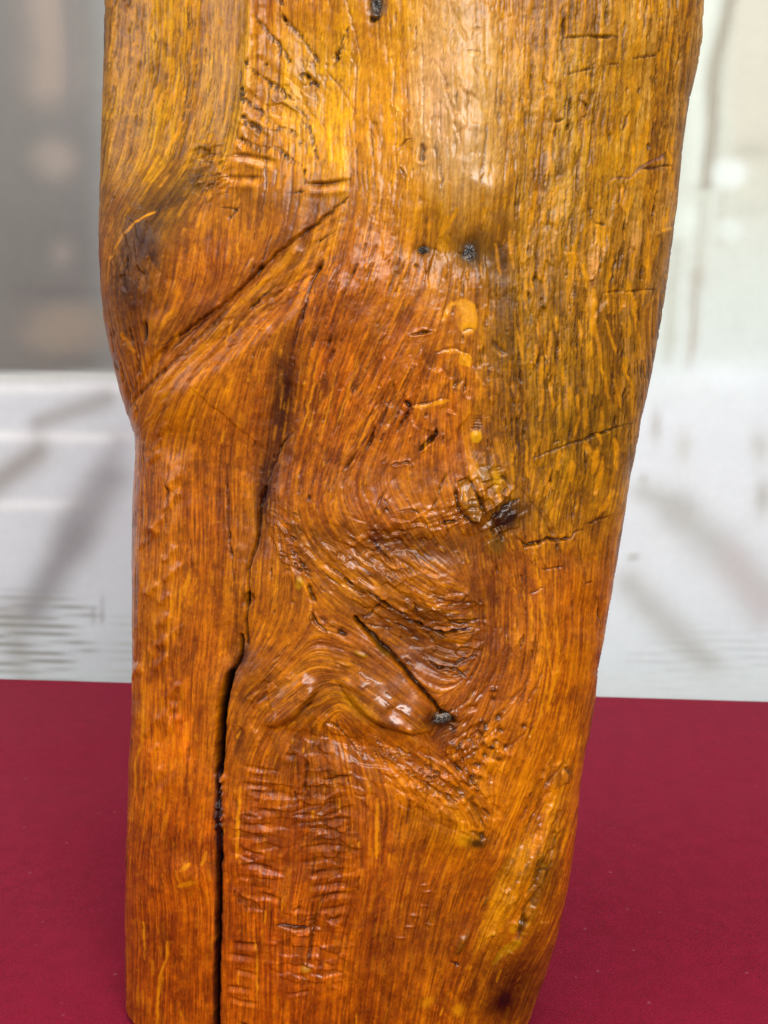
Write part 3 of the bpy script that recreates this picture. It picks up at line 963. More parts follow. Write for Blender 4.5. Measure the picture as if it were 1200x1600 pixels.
tint(668, 1565, 10, 6, (206, 136, 40), .7, -30)
ink([(729, 1517), (738, 1512)], 6, (206, 136, 36), .6)

# --- pale medullary flecks
FK = [
    ([(973, 290), (976, 326)], 5), ([(942, 355), (940, 388)], 7), ([(929, 450), (930, 500), (938, 540), (942, 578)], 6),
    ([(956, 392), (950, 447), (952, 490)], 5), ([(1009, 397), (1011, 443)], 9), ([(980, 445), (993, 480), (992, 515)], 5),
    ([(949, 503), (964, 553)], 4), ([(997, 520), (1005, 563)], 4), ([(897, 382), (898, 416)], 5), ([(911, 413), (917, 448)], 7),
    ([(866, 495), (867, 515)], 5), ([(857, 518), (859, 540)], 5), ([(905, 500), (912, 540)], 4), ([(940, 570), (950, 620)], 5),
    ([(972, 570), (986, 602), (988, 652)], 5), ([(959, 591), (970, 634)], 4), ([(923, 591), (925, 612)], 8), ([(901, 618), (901, 641)], 6),
    ([(879, 575), (879, 602)], 7), ([(888, 606), (886, 624)], 6), ([(941, 637), (936, 685), (939, 695)], 7), ([(933, 702), (926, 739)], 12),
    ([(893, 720), (890, 750)], 12), ([(943, 716), (929, 774)], 9), ([(961, 685), (964, 702), (962, 733)], 8), ([(917, 691), (921, 708)], 8),
    ([(877, 704), (871, 733)], 8), ([(824, 690), (826, 745)], 5), ([(959, 766), (936, 806)], 8), ([(860, 754), (850, 774)], 8),
    ([(875, 780), (858, 808)], 6), ([(847, 560), (845, 656)], 5), ([(918, 640), (914, 668)], 6), ([(773, 380), (782, 430)], 5),
    ([(794, 362), (801, 420)], 5), ([(820, 440), (820, 480)], 4), ([(828, 330), (824, 380)], 5), ([(838, 300), (830, 345)], 5),
    ([(806, 510), (815, 560)], 4), ([(995, -10), (997, 80)], 5), ([(865, 60), (860, 120)], 6), ([(867, 190), (858, 260)], 5),
    ([(838, 540), (836, 570)], 6), ([(860, 600), (864, 640)], 4), ([(1046, 235), (1048, 256)], 5), ([(905, 650), (900, 680)], 5),
    ([(250, 334), (229, 347), (202, 374), (185, 417), (179, 440)], 4), ([(281, 482), (270, 500), (258, 522)], 7),
    ([(270, 183), (243, 236)], 5), ([(203, 520), (220, 549)], 8), ([(343, 104), (333, 158)], 7), ([(302, 886), (294, 925)], 6),
    ([(263, 1470), (262, 1500), (251, 1530), (247, 1600)], 4), ([(230, 1080), (233, 1120), (228, 1160), (217, 1190), (214, 1240)], 4),
    ([(290, 1358), (301, 1348)], 8), ([(284, 1384), (309, 1376)], 9), ([(320, 1350), (326, 1330)], 6), ([(228, 1500), (227, 1440)], 3),
    ([(310, 615), (320, 608)], 8), ([(364, 500), (352, 540)], 3), ([(700, 340), (690, 372)], 6), ([(712, 330), (695, 366)], 5),
    ([(590, 640), (560, 700)], 3), ([(525, 580), (500, 690)], 3), ([(500, 560), (470, 680)], 3), ([(560, 560), (528, 660)], 3),
    ([(400, 1560), (402, 1500), (398, 1470)], 4), ([(840, 870), (846, 960), (858, 1050)], 3), ([(866, 960), (868, 1040), (850, 1110)], 4),
    ([(853, 1050), (842, 1110), (820, 1160)], 4), ([(828, 930), (832, 1000)], 4), ([(590, 1250), (588, 1340)], 6), ([(375, 1230), (370, 1340)], 5),
]
for p_, w_ in FK:
    ink(p_, w_, (206, 132, 34) if p_[0][0] > 760 else (214, 136, 38), .85)
for _ in range(60):
    x0, y0 = random.uniform(790, 1040), random.uniform(280, 780)
    if x0 > 1055 - .14 * y0:
        continue
    L = random.uniform(10, 34)
    k = -.08 + (.2 if 480 < y0 < 640 else -.2 if y0 > 690 else 0)
    ink([(x0, y0), (x0 + k * L, y0 + L)], random.uniform(2.5, 5), (196, 124, 36), random.uniform(.35, .8))
for _ in range(90):
    x0, y0 = random.uniform(230, 870), random.uniform(320, 1600)
    i, j = int((y0 + PADT) * RS), int(x0 * RS)
    L = random.uniform(6, 20)
    ink([(x0, y0), (x0 + FX[i, j] * L, y0 + FY[i, j] * L)], random.uniform(1.8, 3.5), (222, 146, 52), random.uniform(.3, .75))

# --- fine relief everywhere
calm = 1 - .55 * np.clip(right, 0, 1)
HT += -1.5 * dline * tear + .5 * lline + .35 * fine + .8 * mid * calm + .8 * wide * calm - 1.2 * pore * dens + .2 * ray
HT += 5.0 * fbm(45, 401, 3) + 1.0 * fbm(16, 402, 3) * calm + .35 * fbm(5, 403, 2)
ALB *= np.exp((GM * (.04 * thread + .10 * mid) + .36 * fine + .40 * fbm(5, 320, 3) + .25 * fbm(26, 321, 4))[..., None] * np.array([.9, 1.1, 1.3], np.float32))
tone = .85 - .10 * sstep(330, 480, Y) * (1 - sstep(560, 860, X) * .4) + .10 * fbm(140, 360, 3)
ALB *= tone[..., None] ** np.array([1.0, 1.1, 1.4], np.float32)
lowz = sstep(260, 520, Y) * (1 - right * .8)
ALB *= np.array([.98, 1.08, .82], np.float32) + right[..., None] * np.array([-.05, -.03, .75], np.float32) + lowz[..., None] * np.array([.07, -.01, -.24], np.float32)
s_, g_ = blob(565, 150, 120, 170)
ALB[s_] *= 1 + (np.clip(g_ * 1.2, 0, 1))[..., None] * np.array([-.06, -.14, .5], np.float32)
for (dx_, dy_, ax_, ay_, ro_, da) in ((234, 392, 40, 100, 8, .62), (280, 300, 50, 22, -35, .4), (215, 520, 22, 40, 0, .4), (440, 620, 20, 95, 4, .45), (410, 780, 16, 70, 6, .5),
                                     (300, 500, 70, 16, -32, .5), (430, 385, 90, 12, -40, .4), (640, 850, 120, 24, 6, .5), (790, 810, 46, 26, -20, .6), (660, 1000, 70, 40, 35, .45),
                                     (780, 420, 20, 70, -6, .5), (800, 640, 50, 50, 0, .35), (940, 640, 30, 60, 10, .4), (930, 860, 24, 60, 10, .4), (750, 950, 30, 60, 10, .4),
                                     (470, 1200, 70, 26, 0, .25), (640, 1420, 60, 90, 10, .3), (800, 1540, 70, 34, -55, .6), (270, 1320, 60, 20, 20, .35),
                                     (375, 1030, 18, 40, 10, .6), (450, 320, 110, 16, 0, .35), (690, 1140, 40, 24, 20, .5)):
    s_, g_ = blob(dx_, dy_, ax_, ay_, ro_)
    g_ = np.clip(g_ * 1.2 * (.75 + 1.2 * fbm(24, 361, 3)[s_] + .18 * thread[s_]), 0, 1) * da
    ALB[s_] += g_[..., None] * (ALB[s_] * np.array([.34, .28, .22], np.float32) - ALB[s_])  # dark stains, plus painted shade in the groove by the crack
L_ = ALB @ np.array([.30, .60, .10], np.float32)
ALB *= (np.clip(L_ / .125, .15, 3.0) ** .24)[..., None]
L_ = ALB @ np.array([.30, .60, .10], np.float32)
ALB *= (np.where(L_ > .22, .22 + (L_ - .22) * .55, L_) / np.maximum(L_, 1e-4))[..., None]
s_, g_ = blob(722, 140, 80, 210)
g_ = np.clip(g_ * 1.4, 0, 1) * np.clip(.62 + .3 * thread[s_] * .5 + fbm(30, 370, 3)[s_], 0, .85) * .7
ALB[s_] += g_[..., None] * (lin((186, 146, 106)) * (.8 + .5 * fine[s_] + .3 * mid[s_])[..., None] - ALB[s_])  # column again: sheen mixed into the pale wood colour
ALB = np.clip(ALB, .004, .8)
ALB[..., 1] = np.minimum(ALB[..., 1], (.50 + .08 * (1 - sstep(250, 420, Y))) * ALB[..., 0])
ALB[..., 2] = np.maximum(ALB[..., 2], .045 * ALB[..., 0])
GL = .38 + .5 * fbm(55, 330, 4) + .25 * fbm(9, 331, 2)               # how thick and smooth the varnish lies
for (gx_, gy_, ax_, ay_, ga) in ((600, 900, 170, 120, .12), (560, 1100, 170, 50, .45), (740, 790, 80, 70, .4), (690, 600, 70, 120, .2), (470, 1320, 130, 200, -.05),
                                (735, 290, 70, 50, .45), (740, 1200, 70, 80, .3), (790, 1430, 60, 110, .3), (240, 400, 60, 90, -.3), (240, 860, 60, 240, .3)):
    s_, g_ = blob(gx_, gy_, ax_, ay_)
    GL[s_] += ga * g_
GL = np.clip(GL - .25 * right, 0, 1)
HT = gblur(HT, .45)
HS = gblur(HT, 3.2)                                                   # cuts the varnish has levelled
sm_ = np.zeros((GH, GW), np.float32)
for (gx_, gy_, ax_, ay_, ro_, ga) in ((445, 1108, 44, 20, -36, 1), (585, 1108, 70, 22, 36, 1), (620, 1080, 70, 24, 40, .8), (480, 1080, 40, 22, -36, .8), (740, 240, 60, 110, 0, .55), (756, 740, 8, 9, 0, .6),
                                     (300, 150, 90, 160, 0, .5), (470, 410, 90, 16, -42, .6), (728, 496, 16, 24, 0, .8), (275, 900, 60, 400, 0, .4)):
    s_, g_ = blob(gx_, gy_, ax_, ay_, ro_)
    sm_[s_] = np.maximum(sm_[s_], ga * np.clip(g_ * 1.5, 0, 1))
    if ga == 1:
        GL[s_] = np.maximum(GL[s_], np.clip(g_ * 1.4, 0, 1))
HT = HT * (1 - sm_) + HS * sm_


def sample(a, u, v):
    fx = np.clip(u * RS, 0, GW - 1.001)
    fy = np.clip((v + PADT) * RS, 0, GH - 1.001)
    ix, iy = fx.astype(np.int32), fy.astype(np.int32)
    tx, ty = fx - ix, fy - iy
    if a.ndim == 3:
        tx, ty = tx[..., None], ty[..., None]
    return (a[iy, ix] * (1 - tx) + a[iy, ix + 1] * tx) * (1 - ty) + (a[iy + 1, ix] * (1 - tx) + a[iy + 1, ix + 1] * tx) * ty


# ------------------------------------------------------------------ the carving as a closed solid
LEFT = [(-900, 176), (-200, 174), (0, 172), (100, 170), (200, 168), (300, 165), (350, 164.5), (400, 165.5), (450, 168), (500, 173),
        (550, 182), (600, 192.5), (640, 205), (660, 213), (675, 217.5), (700, 217.5), (740, 215.5), (800, 213), (900, 213), (1000, 213), (1060, 212.5),
        (1100, 211), (1150, 208), (1200, 206), (1250, 204), (1300, 203), (1400, 201.5), (1500, 201), (1550, 202), (1570, 203), (1640, 206)]
RIGHT = [(-900, 1100), (-200, 1096), (0, 1090.5), (30, 1089), (75, 1087), (112, 1081), (161, 1070), (225, 1060), (319, 1051), (375, 1044),
         (461, 1032), (536, 1021), (600, 1008), (656, 996), (717, 984), (738, 979), (809, 969), (870, 959), (945, 946), (1023, 932),
         (1087, 925.5), (1130, 919.6), (1151, 913), (1193, 906), (1291, 895.5), (1354, 885), (1431, 869), (1487, 855), (1550, 832), (1600, 815), (1640, 798)]
la, ra = np.array(LEFT, float), np.array(RIGHT, float)
ztop_vis = ray_to_y(600, -25, 0)[2]
NZ = 1230
zs = np.concatenate([np.linspace(TABLE_Z, ztop_vis, NZ), np.linspace(ztop_vis, ztop_vis + .13, 60)[1:]])


def edge(tab, x0):
    x = np.full(len(zs), x0)
    for _ in range(8):
        u, v = project(np.stack([x, np.zeros_like(x), zs], -1))
        x = x + (np.interp(v, tab[:, 0], tab[:, 1]) - u) * PX
    return x


xl, xr = edge(la, -.13), edge(ra, .13)
k = np.ones(9) / 9
xl[4:-4] = np.convolve(xl, k, 'valid')
xr[4:-4] = np.convolve(xr, k, 'valid')
xc, hw = (xl + xr) / 2, (xr - xl) / 2
EXP = 2 / 2.35
NF, NB = 720, 130


def arc(n, a0, a1, ry):
    t = np.linspace(a0, a1, 4000)
    cx, cy = np.sign(np.cos(t)) * abs(np.cos(t)) ** EXP, ry * np.sign(np.sin(t)) * abs(np.sin(t)) ** EXP
    s = np.concatenate([[0], np.cumsum(np.hypot(np.diff(cx), np.diff(cy)))])
    return np.interp(np.linspace(0, s[-1], n + 1)[:-1], s, t)


th = np.concatenate([arc(NF, math.pi, 2 * math.pi, .6), arc(NB, 2 * math.pi, 3 * math.pi, .6)])
ct, st = np.cos(th), np.sin(th)
ux, uy = np.sign(ct) * abs(ct) ** EXP, np.sign(st) * abs(st) ** EXP
dep = np.where(st < 0, .56, .60)
NC = len(th)
hwm = gblur(np.repeat(hw[:, None], 4, 1), 40)[:, :1] if False else np.convolve(np.pad(hw, 60, mode='edge'), np.ones(121) / 121, 'valid')[:, None]
Px = xc[:, None] + hw[:, None] * ux
Py = hwm * (dep * uy)
Pz = np.repeat(zs[:, None], NC, 1)
# outward direction in plan
nx = np.sign(ct) * abs(ct) ** (2 - EXP) / 1.0
ny = np.sign(st) * abs(st) ** (2 - EXP) / .58
nl = np.hypot(nx, ny)
nx, ny = nx / nl, ny / nl
P = np.stack([Px, Py, Pz], -1)
U, V = project(P)
front = np.clip(-ny * 1.0, 0, 1)
fr = sstep(.10, .65, front)                                     # broad relief fades toward the outline
fine_h = (.35 * fine + .8 * mid + 1.3 * wide - .9 * pore + 1.2 * fbm(16, 402, 3)).astype(np.float32)
h_full = sample(HT, U, V)
h_side = sample(fine_h, U, V)
back = (st > 0)[None, :]
h = np.where(back, h_side, h_full * fr + h_side * (1 - fr) * 1.3)
amp = np.where((zs < TABLE_Z + .004)[:, None], .3, 1.0)
P[..., 0] += h * amp * PX * nx
P[..., 1] += h * amp * PX * ny
plain = (lin((166, 98, 36)) * (1 + .30 * sample(mid, U, V) + .25 * sample(wide, U, V) + .2 * sample(fine, U, V))[..., None]).astype(np.float32)
plain += (sample(pore, U, V) * .5)[..., None] * (lin((64, 36, 12)) - plain)
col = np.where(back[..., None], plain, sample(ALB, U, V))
gloss = np.where(back, .35, sample(GL.astype(np.float32), U, V))
col = np.concatenate([col, gloss[..., None]], -1)
NR = len(zs)
# soften the sawn top rim
rim = sstep(ztop_vis + .118, ztop_vis + .13, zs)[:, None]
P[..., 0] = P[..., 0] * (1 - .05 * rim) + xc[:, None] * .05 * rim
P[..., 1] *= 1 - .06 * rim
# worn lower arris
foot = (1 - sstep(TABLE_Z, TABLE_Z + .006, zs))[:, None] ** 2 * (.7 + .5 * np.sin(th * 7)[None] * .4)
P[..., 0] -= foot * .0035 * nx
P[..., 1] -= foot * .0035 * ny

BASE = Vector((0, 0, TABLE_Z))
verts = (P.reshape(-1, 3) - np.array(BASE)).astype(np.float32)
ii = np.arange(NR - 1)[:, None] * NC
jj = np.arange(NC)[None]
j2 = (jj + 1) % NC
quads = np.stack([ii + jj, ii + j2, ii + NC + j2, ii + NC + jj], -1).reshape(-1, 4)
nq = len(quads)
loops = np.concatenate([quads.ravel(), np.arange(NC)[::-1], (NR - 1) * NC + np.arange(NC)]).astype(np.int32)
starts = np.concatenate([np.arange(nq) * 4, [nq * 4, nq * 4 + NC]]).astype(np.int32)
totals = np.concatenate([np.full(nq, 4), [NC, NC]]).astype(np.int32)


def raw_mesh(name, verts, loops, starts, totals, color=None, smooth=True):
    me = bpy.data.meshes.new(name)
    me.vertices.add(len(verts))
    me.vertices.foreach_set("co", np.ascontiguousarray(verts, np.float32).ravel())
    me.loops.add(len(loops))
    me.loops.foreach_set("vertex_index", loops)
    me.polygons.add(len(starts))
    me.polygons.foreach_set("loop_start", starts)
    me.polygons.foreach_set("loop_total", totals)
    me.polygons.foreach_set("use_smooth", np.full(len(starts), smooth))
    if color is not None:
        at = me.color_attributes.new("pigment", 'FLOAT_COLOR', 'POINT')
        c = np.ones((len(verts), 4), np.float32)
        c[:, :color.shape[-1]] = color.reshape(-1, color.shape[-1])
        at.data.foreach_set("color", c.ravel())
    me.update(calc_edges=True)
    return me


def grid_mesh(name, P, color=None):
    r, c = P.shape[:2]
    a = (np.arange(r - 1)[:, None] * c + np.arange(c - 1)[None])
    q = np.stack([a, a + 1, a + c + 1, a + c], -1).reshape(-1, 4).astype(np.int32)
    return raw_mesh(name, P.reshape(-1, 3), q.ravel(), (np.arange(len(q)) * 4).astype(np.int32), np.full(len(q), 4, np.int32), color)


def link(name, me, mat, parent=None, loc=None):
    o = bpy.data.objects.new(name, me)
    C.objects.link(o)
    if mat:
        me.materials.append(mat)
    if parent:
        o.parent = parent
    if loc is not None:
        o.location = loc
    return o


def tag(o, label, cat, group=None):
    o["label"] = label
    o["category"] = cat
    if group:
        o["group"] = group


class NT:
    def __init__(self, name):
        self.m = bpy.data.materials.new(name)
        self.m.use_nodes = True
        self.t = self.m.node_tree
        self.b = self.t.nodes["Principled BSDF"]

    def n(self, kind, **kw):
        x = self.t.nodes.new(kind)
        for k_, v_ in kw.items():
            if k_.startswith("i_"):
                key = k_[2:]
                x.inputs[int(key) if key.isdigit() else key.replace("_", " ")].default_value = v_
            else:
                setattr(x, k_, v_)
        return x

    def l(self, a, b):
        self.t.links.new(a, b)


# varnished oak
M = NT("varnished_oak")
at = M.n("ShaderNodeAttribute", attribute_name="pigment")
tc = M.n("ShaderNodeTexCoord")
ns = M.n("ShaderNodeTexNoise", i_Scale=900.0, i_Detail=3.0)
M.l(tc.outputs["Object"], ns.inputs["Vector"])
mr = M.n("ShaderNodeMapRange", i_3=.82, i_4=1.18)
M.l(ns.outputs["Fac"], mr.inputs[0])
mx = M.n("ShaderNodeVectorMath", operation='MULTIPLY')
M.l(at.outputs["Color"], mx.inputs[0])
M.l(mr.outputs[0], mx.inputs[1])
hs = M.n("ShaderNodeHueSaturation", i_Saturation=1.17, i_Value=1.0)
M.l(mx.outputs[0], hs.inputs["Color"])
M.l(hs.outputs[0], M.b.inputs["Base Color"])
M.b.inputs["Roughness"].default_value = .48
M.b.inputs["Specular IOR Level"].default_value = .08
M.b.inputs["Coat Weight"].default_value = .6
M.b.inputs["Coat IOR"].default_value = 1.5
m2 = M.n("ShaderNodeMapRange", i_3=.46, i_4=.14)
M.l(at.outputs["Alpha"], m2.inputs[0])
M.l(m2.outputs[0], M.b.inputs["Coat Roughness"])
m4 = M.n("ShaderNodeMapRange", i_3=.22, i_4=.80)
M.l(at.outputs["Alpha"], m4.inputs[0])
M.l(m4.outputs[0], M.b.inputs["Coat Weight"])
bp = M.n("ShaderNodeBump", i_Strength=.12, i_Distance=.0003)
n3 = M.n("ShaderNodeTexNoise", i_Scale=500.0, i_Detail=2.0)
M.l(tc.outputs["Object"], n3.inputs["Vector"])
M.l(n3.outputs["Fac"], bp.inputs["Height"])
M.l(bp.outputs[0], M.b.inputs["Normal"])
M.l(bp.outputs[0], M.b.inputs["Coat Normal"])
oak = M.m

carve = link("wood_carving", raw_mesh("wood_carving", verts, loops, starts, totals, col), oak, None, BASE)
tag(carve, "tall varnished oak trunk carving with knots, gouge marks and a long crack", "wood carving")

# ------------------------------------------------------------------ knots set into the wood
KM = NT("dark_knot_wood")
tk = KM.n("ShaderNodeTexCoord")
kn = KM.n("ShaderNodeTexNoise", i_Scale=230.0, i_Detail=5.0, i_Distortion=2.2)
KM.l(tk.outputs["Object"], kn.inputs["Vector"])
kr = KM.n("ShaderNodeValToRGB")
kr.color_ramp.elements[0].position, kr.color_ramp.elements[0].color = .42, (.010, .006, .004, 1)
kr.color_ramp.elements[1].position, kr.color_ramp.elements[1].color = .72, (.13, .085, .055, 1)
KM.l(kn.outputs["Fac"], kr.inputs[0])
KM.l(kr.outputs[0], KM.b.inputs["Base Color"])
KM.b.inputs["Roughness"].default_value = .32
KM.b.inputs["Coat Weight"].default_value = .45
KM.b.inputs["Coat Roughness"].default_value = .25
kb = KM.n("ShaderNodeBump", i_Strength=1.0, i_Distance=.0015)
KM.l(kn.outputs["Fac"], kb.inputs["Height"])
KM.l(kb.outputs[0], KM.b.inputs["Normal"])

fU, fV = project(P[:, :NF])


def spot(u, v):
    k_ = np.argmin((fU - u) ** 2 + (fV - v) ** 2)
    i_, j_ = divmod(k_, NF)
    return P[i_, j_], nx[j_], ny[j_]


def knot(u, v, rx, ry, dome, seed, label=None):
    p, ax, ay = spot(u, v)
    r_ = np.random.default_rng(seed)
    nr, na = 14, 40
    n_ = Vector((ax, ay, 0)).normalized()
    side = Vector((-ay, ax, 0)).normalized()
    if side.x < 0:
        side = -side
    vs, fs = [], []
    ph = r_.uniform(0, 6.28, 6)
    for a in range(nr + 1):
        f = a / nr
        for b in range(na):
            t = 2 * math.pi * b / na
            R = f * (1 + .16 * math.sin(2 * t + ph[0]) + .1 * math.sin(5 * t + ph[1]))
            hgt = dome * (1 - f * f) + .9 * math.sin(9 * f + 3 * t + ph[2]) * (1 - f) * f * 2 + r_.normal(0, 1.2) * (1 - f ** 4)
            hgt -= 2.6 * f ** 4
            q = Vector(p) + side * (rx * R * math.cos(t) * PX) + Vector((0, 0, 1)) * (ry * R * math.sin(t) * PX) + n_ * (hgt * PX)
            vs.append(q - BASE)
    for a in range(nr):
        for b in range(na):
            fs.append((a * na + b, a * na + (b + 1) % na, (a + 1) * na + (b + 1) % na, (a + 1) * na + b))
    me = bpy.data.meshes.new("knot")
    me.from_pydata(vs, [], fs)
    for pl in me.polygons:
        pl.use_smooth = True
    o = link("knot", me, KM.m, carve)
    if label:
        o["label"] = label


knot(734, 391, 23, 29, 3.0, 1, "dark silvery knot in a pit")
knot(664, 391, 13, 9, 3.0, 2, "small grey knot")
knot(588, 4, 10, 20, 2.0, 3, "dark knot at the upper end of the hollow")
knot(690, 1124, 17, 8, 2.5, 4, "black tarry knot at the end of the slanting cut")

# ------------------------------------------------------------------ burgundy cloth over a table
yb = None
for y_ in np.linspace(.2, 1.4, 2400):                       # where the rear edge has to stand
    u_, v_ = project(np.array([0.0, y_, TABLE_Z]))
    if v_ < 1078:
        yb = y_
        break
yf, xs_ = -.30, .95
CM = NT("burgundy_twill")
tc = CM.n("ShaderNodeTexCoord")
mp = CM.n("ShaderNodeMapping")
mp.inputs["Rotation"].default_value = (0, 0, math.radians(38))
CM.l(tc.outputs["Object"], mp.inputs["Vector"])
wv = CM.n("ShaderNodeTexWave", i_Scale=235.0, i_Distortion=1.6, i_Detail=1.0)
CM.l(mp.outputs[0], wv.inputs["Vector"])
wn = CM.n("ShaderNodeTexNoise", i_Scale=1400.0, i_Detail=2.0)
CM.l(tc.outputs["Object"], wn.inputs["Vector"])
bn = CM.n("ShaderNodeTexNoise", i_Scale=60.0, i_Detail=6.0, i_Roughness=.7)
CM.l(tc.outputs["Object"], bn.inputs["Vector"])
cr = CM.n("ShaderNodeValToRGB")
e = cr.color_ramp.elements
e[0].position, e[0].color = .3, (*[float(q) for q in lin((119, 12, 38))], 1)
e[1].position, e[1].color = .72, (*[float(q) for q in lin((132, 16, 46))], 1)
CM.l(bn.outputs["Fac"], cr.inputs[0])
mul = CM.n("ShaderNodeMath", operation='MULTIPLY_ADD', i_1=.45, i_2=.62)
CM.l(wv.outputs["Fac"], mul.inputs[0])
mul2 = CM.n("ShaderNodeMapRange", i_1=.25, i_2=.75, i_3=.55, i_4=1.5)
CM.l(wn.outputs["Fac"], mul2.inputs[0])
mm = CM.n("ShaderNodeMath", operation='MULTIPLY')
CM.l(mul.outputs[0], mm.inputs[0])
CM.l(mul2.outputs[0], mm.inputs[1])
vm = CM.n("ShaderNodeVectorMath", operation='MULTIPLY')
CM.l(cr.outputs[0], vm.inputs[0])
CM.l(mm.outputs[0], vm.inputs[1])
# lint
vo = CM.n("ShaderNodeTexVoronoi", i_Scale=55.0)
CM.l(tc.outputs["Object"], vo.inputs["Vector"])
lt = CM.n("ShaderNodeMapRange", i_1=.035, i_2=.07, i_3=.55, i_4=0.0)
CM.l(vo.outputs["Distance"], lt.inputs[0])
l2 = CM.n("ShaderNodeMath", operation='MULTIPLY')
CM.l(lt.outputs[0], l2.inputs[0])
CM.l(bn.outputs["Fac"], l2.inputs[1])
mixl = CM.n("ShaderNodeMix", data_type='RGBA')
CM.l(l2.outputs[0], mixl.inputs[0])
CM.l(vm.outputs[0], mixl.inputs[6])
mixl.inputs[7].default_value = (.42, .16, .20, 1)
CM.l(mixl.outputs[2], CM.b.inputs["Base Color"])
CM.b.inputs["Roughness"].default_value = .85
CM.b.inputs["Specular IOR Level"].default_value = .08
CM.b.inputs["Sheen Weight"].default_value = .03
CM.b.inputs["Sheen Roughness"].default_value = .4
cb = CM.n("ShaderNodeBump", i_Strength=.5, i_Distance=.0005)
ad = CM.n("ShaderNodeMath", operation='ADD')
CM.l(wv.outputs["Fac"], ad.inputs[0])
CM.l(wn.outputs["Fac"], ad.inputs[1])
CM.l(ad.outputs[0], cb.inputs["Height"])
CM.l(cb.outputs[0], CM.b.inputs["Normal"])

# drape: arc-length grid folded over the edges of the top
DROP, RAD = .34, .008
sx = np.concatenate([np.linspace(-xs_ - DROP, -xs_ - .02, 24), np.linspace(-xs_ - .018, -xs_ + .02, 10), np.linspace(-xs_ + .025, xs_ - .025, 150),
                     np.linspace(xs_ - .02, xs_ + .018, 10), np.linspace(xs_ + .02, xs_ + DROP, 24)])
sy = np.concatenate([np.linspace(yf - DROP, yf - .02, 24), np.linspace(yf - .018, yf + .02, 10), np.linspace(yf + .025, yb - .025, 90),
                     np.linspace(yb - .02, yb + .018, 12), np.linspace(yb + .02, yb + DROP, 24)])
gx, gy = np.meshgrid(sx, sy)


def fold(s, a, b):
    o = np.maximum(np.maximum(s - b, a - s), 0)
    sg = np.where(s > b, 1.0, -1.0)
    ed = np.where(s > b, b, a)
    phi = np.clip(o / RAD, 0, math.pi / 2)
    pos = np.where(o > 0, ed + sg * RAD * np.sin(phi), s)
    dz = np.where(o > 0, -(RAD * (1 - np.cos(phi)) + np.maximum(o - RAD * math.pi / 2, 0)), 0)
    return pos, dz, o, sg


px_, dzx, ox, sgx = fold(gx, -xs_, xs_)
py_, dzy, oy, sgy = fold(gy, yf, yb)
both = np.minimum(ox, oy)
hang = np.maximum(ox, oy)
px_ = px_ + np.where(oy > 0, 0, 0) + sgx * .3 * both
py_ = py_ + sgy * .3 * both
wave = .010 * np.sin(gx * 23 + 1.5 * np.sin(gx * 7)) * np.clip(oy / .2, 0, 1) + .010 * np.sin(gy * 26) * np.clip(ox / .2, 0, 1)
px_ = px_ + np.where(ox > oy, sgx * np.abs(wave), 0)
py_ = py_ + np.where(oy >= ox, sgy * np.abs(wave) * (oy > 0), 0)
topw = .0009 * np.sin(gx * 19 + 2 * np.sin(gy * 11)) * np.cos(gy * 15 + gx * 6) * (hang <= 0)
dfoot = np.hypot(gx - .0, (gy - .0) * 1.4)
topw *= np.clip((dfoot - .17) / .1, 0, 1)
pz_ = TABLE_Z - .0006 + np.minimum(dzx, dzy) + np.minimum(topw, .0004)
me = grid_mesh("tablecloth", np.stack([px_, py_, pz_], -1))
cloth = link("tablecloth", me, CM.m)
sm = cloth.modifiers.new("thickness", 'SOLIDIFY')
sm.thickness, sm.offset = .0007, -1
tag(cloth, "plain burgundy woven tablecloth under the wood carving, falling over the table edges", "tablecloth")

# the table that carries it
TM = NT("table_board")
tn = TM.n("ShaderNodeTexNoise", i_Scale=30.0)
tr = TM.n("ShaderNodeValToRGB")
tr.color_ramp.elements[0].color = (.30, .22, .15, 1)
tr.color_ramp.elements[1].color = (.42, .32, .22, 1)
TM.l(tn.outputs["Fac"], tr.inputs[0])
TM.l(tr.outputs[0], TM.b.inputs["Base Color"])


def box_mesh(name, x0, y0, z0, x1, y1, z1):
    v_ = [(x0, y0, z0), (x1, y0, z0), (x1, y1, z0), (x0, y1, z0), (x0, y0, z1), (x1, y0, z1), (x1, y1, z1), (x0, y1, z1)]
    f_ = [(3, 2, 1, 0), (4, 5, 6, 7), (0, 1, 5, 4), (1, 2, 6, 5), (2, 3, 7, 6), (3, 0, 4, 7)]
    me_ = bpy.data.meshes.new(name)
    me_.from_pydata(v_, [], f_)
    return me_


table = bpy.data.objects.new("display_table", None)
C.objects.link(table)
tag(table, "display table hidden beneath the burgundy tablecloth", "table")
link("tabletop", box_mesh("tabletop", -xs_ + .003, yf + .003, TABLE_Z - .034, xs_ - .003, yb - .003, TABLE_Z - .0045), TM.m, table)
for ax, ay in ((-.86, yf + .08), (.86, yf + .08), (-.86, yb - .08), (.86, yb - .08)):
    link("leg", box_mesh("leg", ax - .022, ay - .022, 0.0, ax + .022, ay + .022, TABLE_Z - .034), TM.m, table)
FM = NT("concrete_floor")
fn = FM.n("ShaderNodeTexNoise", i_Scale=4.0, i_Detail=6.0)
frp = FM.n("ShaderNodeValToRGB")
frp.color_ramp.elements[0].color = (.26, .25, .24, 1)
frp.color_ramp.elements[1].color = (.36, .35, .33, 1)
FM.l(fn.outputs["Fac"], frp.inputs[0])
FM.l(frp.outputs[0], FM.b.inputs["Base Color"])
fl = link("floor", box_mesh("floor", -5, -4, -.1, 5, 5, -.0002), FM.m)
fl["kind"] = "structure"

